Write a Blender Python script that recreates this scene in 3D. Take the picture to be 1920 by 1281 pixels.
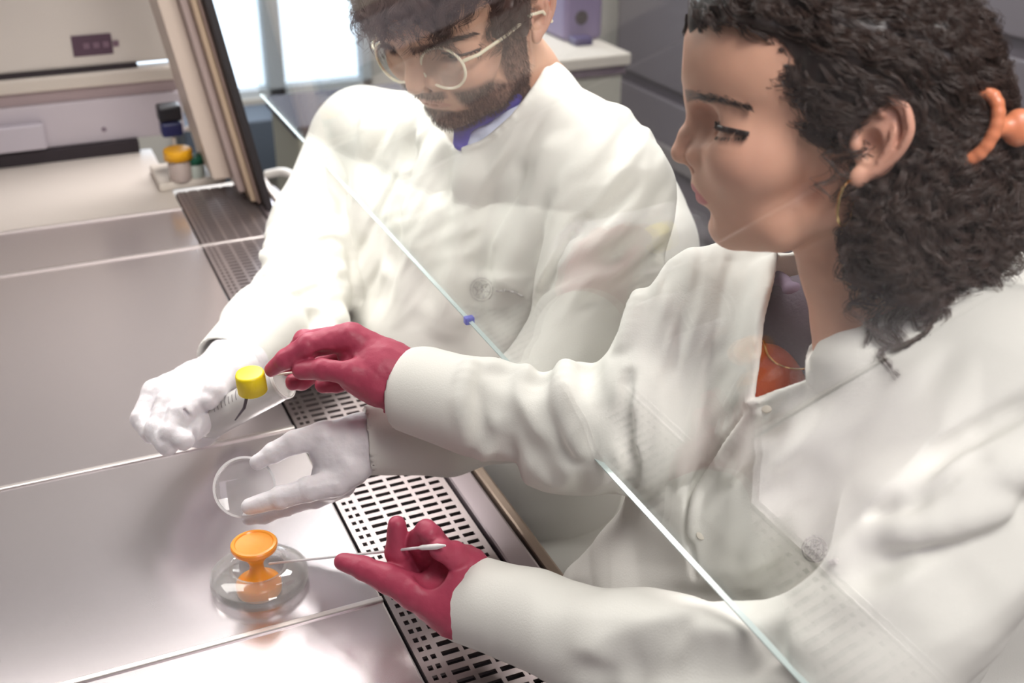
import bpy, math, random
import numpy as np
from mathutils import Matrix, Vector, Quaternion

Q = 1.0                      # voxel size multiplier for the organic shapes
# ------------------------------------------------------------------ camera
sc = bpy.context.scene
for o in list(bpy.data.objects):
    bpy.data.objects.remove(o)
FPX = 2160.0                 # focal length in pixels of the 1920 px wide frame
TZ = 0.78                    # height of the cabinet work surface above the floor
PITCH = math.atan(1090 / FPX)
YAW = math.atan(1050 / math.hypot(FPX, 1090))
CAM = np.array([0, 0, TZ + 0.70])
_fh = np.array([math.sin(YAW), math.cos(YAW), 0.0])
RT = np.array([math.cos(YAW), -math.sin(YAW), 0.0])
UPW = np.array([0, 0, 1.0])
FW = _fh * math.cos(PITCH) - UPW * math.sin(PITCH)
CU = _fh * math.sin(PITCH) + UPW * math.cos(PITCH)
CR = np.stack([RT, CU, -FW], 1)          # columns: camera axes in the world
cd = bpy.data.cameras.new('camera')
cam = bpy.data.objects.new('camera', cd)
sc.collection.objects.link(cam)
cam.matrix_world = Matrix([[*CR[i], CAM[i]] for i in range(3)] + [[0, 0, 0, 1]])
cd.sensor_width = 36
cd.lens = 36 * FPX / 1920
cd.clip_start = 0.02
cd.dof.use_dof = True
cd.dof.focus_distance = 1.0
cd.dof.aperture_fstop = 6.3
sc.camera = cam

def ray(x, y):
    return FW + RT * ((x - 960) / FPX) - CU * ((y - 640.5) / FPX)
def P(x, y, d):               # world point seen at that pixel, d metres along the lens axis
    return CAM + ray(x, y) * d
def Pz(x, y, z):              # world point at that pixel on the plane z above the work surface
    r = ray(x, y)
    return CAM + r * ((z + TZ - CAM[2]) / r[2])
def Py(x, y, Y):
    r = ray(x, y)
    return CAM + r * (Y / r[1])

# ------------------------------------------------------------------ world, lights, exposure
sc.view_settings.view_transform = 'Standard'
sc.view_settings.look = 'None'
sc.view_settings.gamma = 1
sc.view_settings.use_curve_mapping = False
sc.view_settings.exposure = -0.17
w = bpy.data.worlds.new('world'); sc.world = w
w.use_nodes = True
w.node_tree.nodes['Background'].inputs[0].default_value = (0.80, 0.72, 0.80, 1)
w.node_tree.nodes['Background'].inputs[1].default_value = 0.55

def area(name, loc, aim, sx, sy, power, col):
    l = bpy.data.lights.new(name, 'AREA'); l.shape = 'RECTANGLE'; l.size = sx; l.size_y = sy
    l.energy = power; l.color = col
    o = bpy.data.objects.new(name, l); sc.collection.objects.link(o)
    o.location = loc
    o.rotation_euler = (Vector(aim) - Vector(loc)).to_track_quat('-Z', 'Y').to_euler()
    return o
# fluorescent strip under the cabinet ceiling, ceiling panels of the laboratory, an added purple fill, daylight of the window
area('cabinet_lamp', (0.06, 1.32, TZ + 0.68), (0.12, 1.32, TZ), 0.34, 1.8, 17.0, (1.0, 0.96, 0.91))
area('ceiling_fill_light', (0.55, -0.3, 2.8), (0.6, 0.9, 1.0), 0.7, 0.7, 50, (1.0, 0.95, 0.90))
area('ceiling_fill_light', (0.9, 2.6, 2.8), (0.7, 2.2, 0.6), 0.8, 0.8, 62, (1.0, 0.96, 0.94))
area('ceiling_fill_light', (0.1, -1.0, 2.6), (0.4, 0.9, 1.0), 1.2, 1.0, 20, (0.96, 0.87, 1.0))  # added fill behind the camera, tints the shadows purple
area('window_daylight', (0.7, 3.7, 1.6), (0.6, 1.2, 1.1), 0.8, 1.2, 16, (0.84, 0.92, 1.0))

# ------------------------------------------------------------------ materials
MATS = {}
def mat(name, col=(.8, .8, .8), rough=.5, metal=0.0, emit=None, estr=1.0, spec=.5, bump=None, bscale=200.,
        bdist=.001, alpha=None, vcol=False, sss=0.0, mix=None, mscale=20., coat=0.0, stretch=None, sheen=0.0):
    if name in MATS: return MATS[name]
    m = bpy.data.materials.new(name); m.use_nodes = True
    nt = m.node_tree; b = nt.nodes['Principled BSDF']
    b.inputs['Base Color'].default_value = (*col, 1); b.inputs['Roughness'].default_value = rough
    b.inputs['Metallic'].default_value = metal; b.inputs['Specular IOR Level'].default_value = spec
    if coat: b.inputs['Coat Weight'].default_value = coat
    if sheen: b.inputs['Sheen Weight'].default_value = sheen
    if sss:
        b.inputs['Subsurface Weight'].default_value = sss
        b.inputs['Subsurface Radius'].default_value = (1, .35, .2)
        b.inputs['Subsurface Scale'].default_value = .006
    if emit:
        b.inputs['Emission Color'].default_value = (*emit, 1); b.inputs['Emission Strength'].default_value = estr
    tc = nt.nodes.new('ShaderNodeTexCoord'); mp = nt.nodes.new('ShaderNodeMapping')
    nt.links.new(tc.outputs['Object'], mp.inputs['Vector'])
    if stretch: mp.inputs['Scale'].default_value = stretch
    if vcol:
        a = nt.nodes.new('ShaderNodeVertexColor'); a.layer_name = 'Col'
        nt.links.new(a.outputs['Color'], b.inputs['Base Color'])
    if mix:
        n = nt.nodes.new('ShaderNodeTexNoise'); n.inputs['Scale'].default_value = mscale; n.inputs['Detail'].default_value = 4
        nt.links.new(mp.outputs[0], n.inputs['Vector'])
        x = nt.nodes.new('ShaderNodeMix'); x.data_type = 'RGBA'
        x.inputs[6].default_value = (*col, 1); x.inputs[7].default_value = (*mix, 1)
        r = nt.nodes.new('ShaderNodeMapRange'); r.inputs[1].default_value = .35; r.inputs[2].default_value = .65
        nt.links.new(n.outputs[0], r.inputs[0]); nt.links.new(r.outputs[0], x.inputs[0])
        nt.links.new(x.outputs[2], b.inputs['Base Color'])
    if bump:
        n = nt.nodes.new('ShaderNodeTexNoise'); n.inputs['Scale'].default_value = bscale; n.inputs['Detail'].default_value = 3
        nt.links.new(mp.outputs[0], n.inputs['Vector'])
        bp = nt.nodes.new('ShaderNodeBump'); bp.inputs['Strength'].default_value = bump; bp.inputs['Distance'].default_value = bdist
        nt.links.new(n.outputs[0], bp.inputs['Height']); nt.links.new(bp.outputs[0], b.inputs['Normal'])
    MATS[name] = m
    return m

def thin_glass(name, tint=(.96, .99, .98), ior=1.5, haze=0.0, refl=1.0):
    """pane that lets light straight through and mirrors by Fresnel"""
    if name in MATS: return MATS[name]
    m = bpy.data.materials.new(name); m.use_nodes = True
    nt = m.node_tree; nt.nodes.clear(); N = nt.nodes.new
    out = N('ShaderNodeOutputMaterial'); tr = N('ShaderNodeBsdfTransparent'); gl = N('ShaderNodeBsdfGlossy')
    tr.inputs[0].default_value = (*tint, 1); gl.inputs['Roughness'].default_value = 0.01
    fr = N('ShaderNodeFresnel'); fr.inputs[0].default_value = ior
    mul = N('ShaderNodeMath'); mul.operation = 'MULTIPLY'; mul.inputs[1].default_value = refl; mul.use_clamp = True
    geo = N('ShaderNodeNewGeometry'); mr = N('ShaderNodeMapRange')          # same air-to-glass mirror from either side
    mr.inputs[3].default_value = ior; mr.inputs[4].default_value = 1 / ior
    nt.links.new(geo.outputs['Backfacing'], mr.inputs[0]); nt.links.new(mr.outputs[0], fr.inputs[0])
    mx = N('ShaderNodeMixShader')
    nt.links.new(fr.outputs[0], mul.inputs[0]); nt.links.new(mul.outputs[0], mx.inputs[0])
    nt.links.new(tr.outputs[0], mx.inputs[1]); nt.links.new(gl.outputs[0], mx.inputs[2])
    last = mx
    if haze:
        df = N('ShaderNodeBsdfDiffuse'); df.inputs[0].default_value = (.95, .95, .93, 1)
        m2 = N('ShaderNodeMixShader'); m2.inputs[0].default_value = haze
        nt.links.new(mx.outputs[0], m2.inputs[1]); nt.links.new(df.outputs[0], m2.inputs[2]); last = m2
    nt.links.new(last.outputs[0], out.inputs[0])
    MATS[name] = m
    return m

# ------------------------------------------------------------------ object helpers
def link(o, parent=None):
    sc.collection.objects.link(o)
    if parent is not None:
        o.parent = parent
        o.matrix_parent_inverse = PARINV.get(parent.name, Matrix.Identity(4))
    return o
PARINV = {}
def tag(o, label=None, cat=None, group=None, kind=None):
    if label: o['label'] = label
    if cat: o['category'] = cat
    if group: o['group'] = group
    if kind: o['kind'] = kind
    return o
def thing(name, loc, label, cat, group=None):
    o = bpy.data.objects.new(name, None); sc.collection.objects.link(o)
    o.location = loc; o.empty_display_size = .05
    PARINV[o.name] = Matrix.Translation(Vector(loc)).inverted()
    return tag(o, label, cat, group)
def meshobj(name, V, F, m, parent=None, smooth=True, cols=None):
    me = bpy.data.meshes.new(name)
    V = np.asarray(V, dtype=np.float32)
    if isinstance(F, np.ndarray):
        n = F.shape[1]
        me.vertices.add(len(V)); me.vertices.foreach_set('co', V.ravel())
        me.loops.add(F.size); me.loops.foreach_set('vertex_index', F.astype(np.int32).ravel())
        me.polygons.add(len(F)); me.polygons.foreach_set('loop_start', np.arange(0, F.size, n, dtype=np.int32))
        me.update(calc_edges=True)
    else:
        me.from_pydata([tuple(map(float, v)) for v in V], [], F); me.update()
    me.polygons.foreach_set('use_smooth', np.full(len(me.polygons), smooth))
    if cols is not None:
        a = me.color_attributes.new('Col', 'FLOAT_COLOR', 'POINT')
        a.data.foreach_set('color', np.concatenate([cols, np.ones((len(cols), 1))], 1).astype(np.float32).ravel())
    if isinstance(m, (list, tuple)):
        for q in m: me.materials.append(q)
    else: me.materials.append(m)
    o = bpy.data.objects.new(name, me)
    return link(o, parent)

def biggest(V, F, n=1):
    """keeps only the largest connected piece of a quad mesh"""
    lab = np.arange(len(V))
    for _ in range(400):
        m = lab[F].min(1); new = lab.copy()
        for c in range(F.shape[1]): np.minimum.at(new, F[:, c], m)
        new = new[new]
        if (new == lab).all(): break
        lab = new
    keep = np.bincount(lab[F[:, 0]]).argmax(); fm = lab[F[:, 0]] == keep
    F2 = F[fm]; used = np.unique(F2); mp = np.zeros(len(V), int); mp[used] = np.arange(len(used))
    return V[used], mp[F2]
def resample(pts, step=10):
    pts = [np.array(p, float) for p in pts]; out = []
    # Catmull-Rom through the points
    Q_ = [2 * pts[0] - pts[1]] + pts + [2 * pts[-1] - pts[-2]]
    for i in range(1, len(Q_) - 2):
        n = max(2, int(np.linalg.norm(Q_[i + 1] - Q_[i]) / step))
        for t in np.linspace(0, 1, n, endpoint=False):
            p0, p1, p2, p3 = Q_[i - 1:i + 3]
            out.append(.5 * (2 * p1 + (p2 - p0) * t + (2 * p0 - 5 * p1 + 4 * p2 - p3) * t * t + (3 * p1 - p0 - 3 * p2 + p3) * t ** 3))
    out.append(pts[-1]); return out
class MB:
    """collects simple shapes and links them as one mesh"""
    def __init__(s): s.v = []; s.f = []
    def add(s, V, F):
        n = len(s.v); s.v += [tuple(map(float, v)) for v in V]; s.f += [tuple(i + n for i in f) for f in F]; return s
    def box(s, a, b, R=None, c=None):
        a = np.array(a, float); b = np.array(b, float)
        V = np.array([[(a, b)[i][0], (a, b)[j][1], (a, b)[k][2]] for i in (0, 1) for j in (0, 1) for k in (0, 1)])
        if R is not None: V = (V - c) @ np.array(R).T + c
        return s.add(V, [(0, 1, 3, 2), (4, 6, 7, 5), (0, 4, 5, 1), (2, 3, 7, 6), (0, 2, 6, 4), (1, 5, 7, 3)])
    def prism(s, poly, a, b):                    # poly: list of 3D points, extruded by vector from a to b
        n = len(poly); V = [np.array(p) + a for p in poly] + [np.array(p) + b for p in poly]
        return s.add(V, [tuple(range(n))[::-1], tuple(range(n, 2 * n))] + [(i, (i + 1) % n, n + (i + 1) % n, n + i) for i in range(n)])
    def tube(s, pts, r, n=10, cap=True, close=False):
        pts = [np.array(p, float) for p in pts]; m = len(pts)
        rs = r if hasattr(r, '__len__') else [r] * m
        T = [pts[min(i + 1, m - 1)] - pts[max(i - 1, 0)] for i in range(m)]
        if close: T = [pts[(i + 1) % m] - pts[(i - 1) % m] for i in range(m)]
        T = [t / (np.linalg.norm(t) + 1e-12) for t in T]
        u = np.cross(T[0], [0, 0, 1.]);
        if np.linalg.norm(u) < .1: u = np.cross(T[0], [1., 0, 0])
        V = []
        for i in range(m):
            u = u - T[i] * (u @ T[i]); u /= np.linalg.norm(u); v = np.cross(T[i], u)
            for k in range(n):
                a = 2 * math.pi * k / n; V.append(pts[i] + rs[i] * (math.cos(a) * u + math.sin(a) * v))
        F = []
        for i in range(m - (0 if close else 1)):
            j = (i + 1) % m
            for k in range(n):
                F.append((i * n + k, i * n + (k + 1) % n, j * n + (k + 1) % n, j * n + k))
        if cap and not close: F += [tuple(range(n))[::-1], tuple(range((m - 1) * n, m * n))]
        return s.add(V, F)
    def lathe(s, prof, O=(0, 0, 0), ax=(0, 0, 1), n=48, closed=False):   # prof: (r, h)
        ax = np.array(ax, float); ax /= np.linalg.norm(ax); u = np.cross(ax, [0, 0, 1.])
        if np.linalg.norm(u) < .01: u = np.array([1., 0, 0])
        u /= np.linalg.norm(u); v = np.cross(ax, u); O = np.array(O, float)
        V = []; m = len(prof)
        for r, h in prof:
            for k in range(n):
                a = 2 * math.pi * k / n; V.append(O + ax * h + r * (math.cos(a) * u + math.sin(a) * v))
        F = []
        for i in range(m if closed else m - 1):
            j = (i + 1) % m
            for k in range(n):
                F.append((i * n + k, i * n + (k + 1) % n, j * n + (k + 1) % n, j * n + k))
        if not closed:
            if prof[0][0] > 1e-6: F.append(tuple(range(n))[::-1])
            if prof[-1][0] > 1e-6: F.append(tuple(range((m - 1) * n, m * n)))
        return s.add(V, F)
    def build(s, name, m, parent=None, smooth=False, bevel=0, seg=2):
        o = meshobj(name, s.v, s.f, m, parent, smooth)
        if bevel:
            b = o.modifiers.new('bevel', 'BEVEL'); b.width = bevel; b.segments = seg; b.limit_method = 'ANGLE'
        if smooth:
            e = o.modifiers.new('split', 'EDGE_SPLIT'); e.split_angle = math.radians(40)
        return o

# ------------------------------------------------------------------ implicit surfaces (mm)
def _hash_noise(Pn, scale, seed):
    rs = np.random.RandomState(seed); L = 64
    G = rs.rand(L, L, L).astype(np.float32)
    q = Pn / scale; i = np.floor(q).astype(np.int32); f = (q - i).astype(np.float32); f = f * f * (3 - 2 * f)
    i %= L; j = (i + 1) % L
    x0, y0, z0 = i.T; x1, y1, z1 = j.T; fx, fy, fz = f.T
    c = (G[x0, y0, z0] * (1 - fx) + G[x1, y0, z0] * fx) * (1 - fy) + (G[x0, y1, z0] * (1 - fx) + G[x1, y1, z0] * fx) * fy
    d = (G[x0, y0, z1] * (1 - fx) + G[x1, y0, z1] * fx) * (1 - fy) + (G[x0, y1, z1] * (1 - fx) + G[x1, y1, z1] * fx) * fy
    return (c * (1 - fz) + d * fz) * 2 - 1

def rotm(axis, deg):
    return np.array(Matrix.Rotation(math.radians(deg), 3, Vector(axis)))

class Vox:
    def __init__(s, lo, hi, h):
        h *= Q
        s.lo = np.array(lo, float); s.h = h
        s.n = np.ceil((np.array(hi, float) - s.lo) / h).astype(int) + 1
        s.F = np.full(s.n, 40.0, np.float32)
        s.ax = [(s.lo[i] + h * np.arange(s.n[i])).astype(np.float32) for i in range(3)]
    def _slice(s, lo, hi):
        a = np.clip(np.floor((np.array(lo) - s.lo) / s.h).astype(int), 0, s.n)
        b = np.clip(np.ceil((np.array(hi) - s.lo) / s.h).astype(int) + 1, 0, s.n)
        sl = tuple(slice(a[i], b[i]) for i in range(3))
        X = s.ax[0][sl[0]][:, None, None]; Y = s.ax[1][sl[1]][None, :, None]; Z = s.ax[2][sl[2]][None, None, :]
        return sl, X, Y, Z
    def comb(s, sl, d, k, sub):
        A = s.F[sl]
        if A.size == 0: return
        if sub:
            d = -d; h = np.maximum(k - np.abs(A - d), 0) / k if k > 0 else 0
            s.F[sl] = np.maximum(A, d) + h * h * k * .25
        else:
            h = np.maximum(k - np.abs(A - d), 0) / k if k > 0 else 0
            s.F[sl] = np.minimum(A, d) - h * h * k * .25
    def ell(s, c, r, k=5, sub=False, R=None):
        c = np.array(c, float); r = np.array(r, float) * np.ones(3); m = r.max() + k + 3
        sl, X, Y, Z = s._slice(c - m, c + m)
        X = X - c[0]; Y = Y - c[1]; Z = Z - c[2]
        if R is not None:
            R = np.array(R).T
            X, Y, Z = (R[0, 0] * X + R[0, 1] * Y + R[0, 2] * Z, R[1, 0] * X + R[1, 1] * Y + R[1, 2] * Z, R[2, 0] * X + R[2, 1] * Y + R[2, 2] * Z)
        k0 = np.sqrt((X / r[0]) ** 2 + (Y / r[1]) ** 2 + (Z / r[2]) ** 2)
        k1 = np.sqrt((X / r[0] ** 2) ** 2 + (Y / r[1] ** 2) ** 2 + (Z / r[2] ** 2) ** 2) + 1e-6
        s.comb(sl, (k0 * (k0 - 1) / k1).astype(np.float32), k, sub); return s
    def _cap(s, X, Y, Z, a, b, ra, rb, flat=None):
        ab = b - a; L = max(ab @ ab, 1e-6)
        px, py, pz = X - a[0], Y - a[1], Z - a[2]
        t = np.clip((px * ab[0] + py * ab[1] + pz * ab[2]) / L, 0, 1)
        qx, qy, qz = px - t * ab[0], py - t * ab[1], pz - t * ab[2]
        r = ra + (rb - ra) * t
        if flat is None: return np.sqrt(qx * qx + qy * qy + qz * qz) - r
        u, fac = flat                                    # squash by fac along direction u
        w = qx * u[0] + qy * u[1] + qz * u[2]
        g = w * (1 / fac - 1)
        return (np.sqrt((qx + g * u[0]) ** 2 + (qy + g * u[1]) ** 2 + (qz + g * u[2]) ** 2) - r) * min(1, .5 + fac / 2)
    def chain(s, pts, rad, k=5, sub=False, flat=None, kin=None):
        """polyline of round cones as ONE primitive (joined inside with kin), then joined to the field with k"""
        pts = [np.array(p, float) for p in pts]; rad = list(rad) if hasattr(rad, '__len__') else [rad] * len(pts)
        m = max(rad) + k + 3; A = np.array(pts)
        if len(pts) == 1: pts = pts * 2; rad = rad * 2
        sl, X, Y, Z = s._slice(A.min(0) - m, A.max(0) + m)
        if flat is not None: flat = (np.array(flat[0]) / np.linalg.norm(flat[0]), flat[1])
        D = None; kk = kin if kin is not None else 0
        for i in range(len(pts) - 1):
            d = s._cap(X, Y, Z, pts[i], pts[i + 1], rad[i], rad[i + 1], flat)
            if D is None: D = d
            elif kk > 0:
                h = np.maximum(kk - np.abs(D - d), 0) / kk; D = np.minimum(D, d) - h * h * kk * .25
            else: D = np.minimum(D, d)
        s.comb(sl, D.astype(np.float32), k, sub); return s
    def cut(s, p, n, k=1):                                # remove the side n points to
        n = np.array(n, float); n /= np.linalg.norm(n); p = np.array(p, float)
        sl, X, Y, Z = s._slice(s.lo - 1, s.lo + s.n * s.h + 1)
        d = ((p[0] - X) * n[0] + (p[1] - Y) * n[1] + (p[2] - Z) * n[2]).astype(np.float32)
        s.comb(sl, d, k, True); return s
    def noise(s, amp, scale, seed=1, stretch=None, R=None, ridge=False, band=14, mask=None):
        idx = np.nonzero(np.abs(s.F) < band + amp)
        Pn = np.stack([s.ax[i][idx[i]] for i in range(3)], 1).astype(np.float64)
        M = 1.0 if mask is None else mask(Pn)
        q = Pn if R is None else Pn @ np.array(R)
        if stretch is not None: q = q / np.array(stretch)
        n = _hash_noise(q + 500, scale, seed)
        if ridge: n = 1 - 2 * np.abs(n)
        s.F[idx] += (amp * n * M).astype(np.float32); return s
    def hit(s, a, b, n=400):                              # first point inside, marching from a to b
        a = np.array(a, float); b = np.array(b, float)
        t = np.linspace(0, 1, n)[:, None]; p = a + (b - a) * t
        i = np.round((p - s.lo) / s.h).astype(int)
        ok = ((i >= 0) & (i < s.n)).all(1); v = np.full(n, 40.)
        ii = i[ok]; v[ok] = s.F[ii[:, 0], ii[:, 1], ii[:, 2]]
        w = np.nonzero(v < 0)[0]
        return p[w[0]] if len(w) else None
    def mesh(s):
        F = s.F; g = F < 0
        cells = np.zeros(np.array(F.shape) - 1, bool); full = np.ones_like(cells)
        for c in range(8):
            i, j, k = c >> 2, (c >> 1) & 1, c & 1
            v = g[i:g.shape[0] - 1 + i, j:g.shape[1] - 1 + j, k:g.shape[2] - 1 + k]
            cells |= v; full &= v
        act = cells & ~full
        I = np.argwhere(act); idm = np.full(act.shape, -1, np.int32); idm[act] = np.arange(len(I))
        S = np.zeros((len(I), 3)); C = np.zeros(len(I))
        for axi in range(3):
            o1, o2 = [x for x in range(3) if x != axi]
            for a in (0, 1):
                for b in (0, 1):
                    p0 = I.copy(); p0[:, o1] += a; p0[:, o2] += b; p1 = p0.copy(); p1[:, axi] += 1
                    f0 = F[p0[:, 0], p0[:, 1], p0[:, 2]]; f1 = F[p1[:, 0], p1[:, 1], p1[:, 2]]
                    m = (f0 < 0) != (f1 < 0)
                    t = np.where(m, f0 / np.where(m, f0 - f1, 1), 0)
                    off = p0.astype(float); off[:, axi] += t
                    S[m] += off[m]; C[m] += 1
        V = s.lo + s.h * S / C[:, None]
        Fs = []
        for axi in range(3):
            o1, o2 = (axi + 1) % 3, (axi + 2) % 3
            sl0 = [slice(None)] * 3; sl1 = [slice(None)] * 3
            sl0[axi] = slice(0, -1); sl1[axi] = slice(1, None)
            a = g[tuple(sl0)]; b = g[tuple(sl1)]
            E = np.argwhere(a != b)
            E = E[(E[:, o1] > 0) & (E[:, o2] > 0) & (E[:, o1] < act.shape[o1]) & (E[:, o2] < act.shape[o2])]
            inside = a[E[:, 0], E[:, 1], E[:, 2]]
            q = []
            for d1, d2 in ((-1, -1), (0, -1), (0, 0), (-1, 0)):
                c = E.copy(); c[:, o1] += d1; c[:, o2] += d2; q.append(idm[c[:, 0], c[:, 1], c[:, 2]])
            q = np.stack(q, 1); q[~inside] = q[~inside][:, ::-1]
            Fs.append(q)
        Fq = np.concatenate(Fs)
        return V, Fq[(Fq >= 0).all(1)]

# frames: camera frame in mm (x right, y up, z towards the lens)
def cp(x, y, d):
    return np.array([(x - 960) / FPX * d, (640.5 - y) / FPX * d, -d]) * 1000
def cam2w(V):
    return CAM + (np.asarray(V) / 1000) @ CR.T
def w2cam(V):
    return (np.asarray(V) - CAM) @ CR * 1000
def drop_far(V, F, nmin=None):
    return V, F

def hair_curves(name, strands, m, parent, r0=.00035, r1=.0001, xf=None):
    cu = bpy.data.hair_curves.new(name)
    cu.add_curves([len(s_) for s_ in strands])
    pts = np.concatenate(strands); pts = xf(pts) if xf else pts
    cu.attributes['position'].data.foreach_set('vector', pts.astype(np.float32).ravel())
    rad = np.concatenate([np.linspace(r0, r1, len(s_)) for s_ in strands])
    a = cu.attributes.get('radius') or cu.attributes.new('radius', 'FLOAT', 'POINT')
    a.data.foreach_set('value', rad.astype(np.float32))
    cu.materials.append(m)
    o = bpy.data.objects.new(name, cu)
    return link(o, parent)
# ------------------------------------------------------------------ people: heads, in head millimetres (x forward, y left, z up)
def build_head(male=False, h=1.15):
    v = Vox((-150, -92, -185), (80, 92, 130), h)
    v.ell((-26, 0, 42), (87, 72, 84), 0)
    v.ell((20, 0, 45), (41.5, 54, 46), 22)
    for s in (1, -1):
        v.chain([(46, 0, 15), (44, s * 22, 19), (30, s * 42, 15)], [10, 9, 8] if not male else [12, 11, 9], 12)
    v.ell((12, 0, -22), (38, 50, 56), 20)
    v.ell((22.5, 0, -38), (29, 27, 28), 14)
    for s in (1, -1):
        v.ell((16, s * 41, -16), (27, 21, 22), 22)
        cy = 8 if not male else 12
        v.chain([(20, s * cy, -72), (-8, s * 34, -66), (-40, s * 45, -48), (-45, s * 52, -8)], [15, 15, 15, 16] if male else [14.5, 13, 12, 14], 14, kin=8)
    v.ell((-6, 0, -52), (36, 40, 33), 16)
    v.ell((22, 0, -74), (15, 13, 12), 8)
    if male: v.ell((23, 0, -76), (17, 18, 13), 8)
    v.chain([(-52, 0, -40), (-74, 0, -95), (-92, 0, -140), (-104, 0, -180)], [46, 45, 50, 62] if not male else [54, 55, 60, 70], 12, kin=10)
    # eye sockets
    for s in (1, -1):
        v.ell((52, s * 31, 4), (16, 17, 12.5), 10, sub=True)
        v.ell((50, s * 18, 0), (9, 6.5, 11), 7, sub=True)
    # nose
    nw = 1.2 if male else 1.0
    v.chain([(47, 0, 14), (50, 0, 3), (57, 0, -9), (61.5, 0, -21)], [6.5, 6.5 * nw, 7 * nw, 8.0 * nw], 7, kin=5)
    for s in (1, -1):
        v.chain([(42, s * 7, 3), (42, s * 10, -10), (44, s * 11, -20)], [6.5, 8, 7.5], 8)
        v.ell((49, s * 12.0 * nw, -21.5), (10, 6.5, 8), 5)
        v.chain([(38, s * 20.5 * nw, -15), (42, s * 20 * nw, -24), (41, s * 18 * nw, -29)], [1.8, 2.6, 2.2], 3.5, sub=True)
        v.chain([(50, s * 6.5, -32), (57, s * 6, -26)], [3.2, 2.2], 2, sub=True)
    v.chain([(54, 0, -25), (49, 0, -31)], 5.5, 4)
    # mouth
    v.chain([(45.8, 0, -42.8), (43, s * 0, -43)], [6.0, 6], 4)
    for s in (1, -1):
        v.chain([(46.2, s * 2.5, -43.5), (42, s * 10, -45), (31, s * 22, -50.5)], [5.9, 5.2, 2.6], 3.5)
        v.chain([(41.6, 0, -54.6), (38.5, s * 9, -55), (29, s * 21, -51.5)], [6.4, 5.6, 2.6], 3.5)
    v.chain([(30, -25, -52.0), (44, -13, -49.8), (52, 0, -49.0), (44, 13, -49.8), (30, 25, -52.0)], [1.3, 1.5, 1.4, 1.5, 1.3], 2.2, sub=True)
    v.chain([(44, -11, -64.5), (45.5, 0, -64.5), (44, 11, -64.5)], 5.5, 8, sub=True)
    for s in (1, -1):
        # lids over the eyeball, the nearly closed slit, the crease
        v.ell((23.5, s * 32, 3.0), (14.4, 15.5, 13.6), 5)
        v.ell((38, s * 32.5, -1.6), (9, 12.5, 3.0), 1.0, sub=True, R=rotm((0, 0, 1), s * 24) @ rotm((1, 0, 0), s * 4))
        v.ell((30, s * 44, -1.4), (9, 7, 2.6), 1.0, sub=True)
        v.ell((23, s * 32, 2.5), (12.2, 14.0, 12.2), .5)
        v.chain([(38, s * 21, 9), (38.5, s * 30, 12.5), (31, s * 42, 10.5)], [1.2, 1.5, 1.2], 3, sub=True)
        # ear
        for sgn in (s,):
            def e(x, y, z): return (x, sgn * y, z)
            v.ell(e(-57, 75, 5), (16, 4.2, 26), 5, R=rotm((0, 0, 1), sgn * -18))
            hx = resample([e(-45, 74, 2), e(-41, 74, 15), e(-46, 78, 27), e(-57, 81, 32), e(-68, 84, 26), e(-73, 86, 12), e(-69, 83, -3), e(-59, 78, -15), e(-50, 73, -21)], 3)
            v.chain(hx, list(np.interp(np.linspace(0, 8, len(hx)), range(9), [2.2, 3.2, 3.4, 3.6, 3.8, 3.7, 3.3, 3.4, 4.4])), 2.0, kin=0)
            ax_ = resample([e(-54, 80, 23), e(-63, 83, 15), e(-64, 82, 3), e(-58, 79, -8)], 3)
            v.chain(ax_, 2.4, 2.5, kin=0)
            v.ell(e(-52, 82, 0), (8, 11, 12), 2, sub=True); v.ell(e(-61, 85, 17), (4.5, 4.5, 8), 2, sub=True)
            v.chain([e(-66.5, 87, 24), e(-69.5, 88, 12), e(-66, 85.5, 0)], 1.8, 1.5, sub=True)
            v.ell(e(-44, 74.5, 0), (4, 4, 5.5), 3)
            v.ell(e(-48, 74, -21), (5.5, 4, 6.5), 4)
    if male:
        for s in (1, -1): v.chain([(40, s * 19, -20), (36, s * 27, -36)], [1.5, 1.8], 7, sub=True)
    return v

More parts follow.
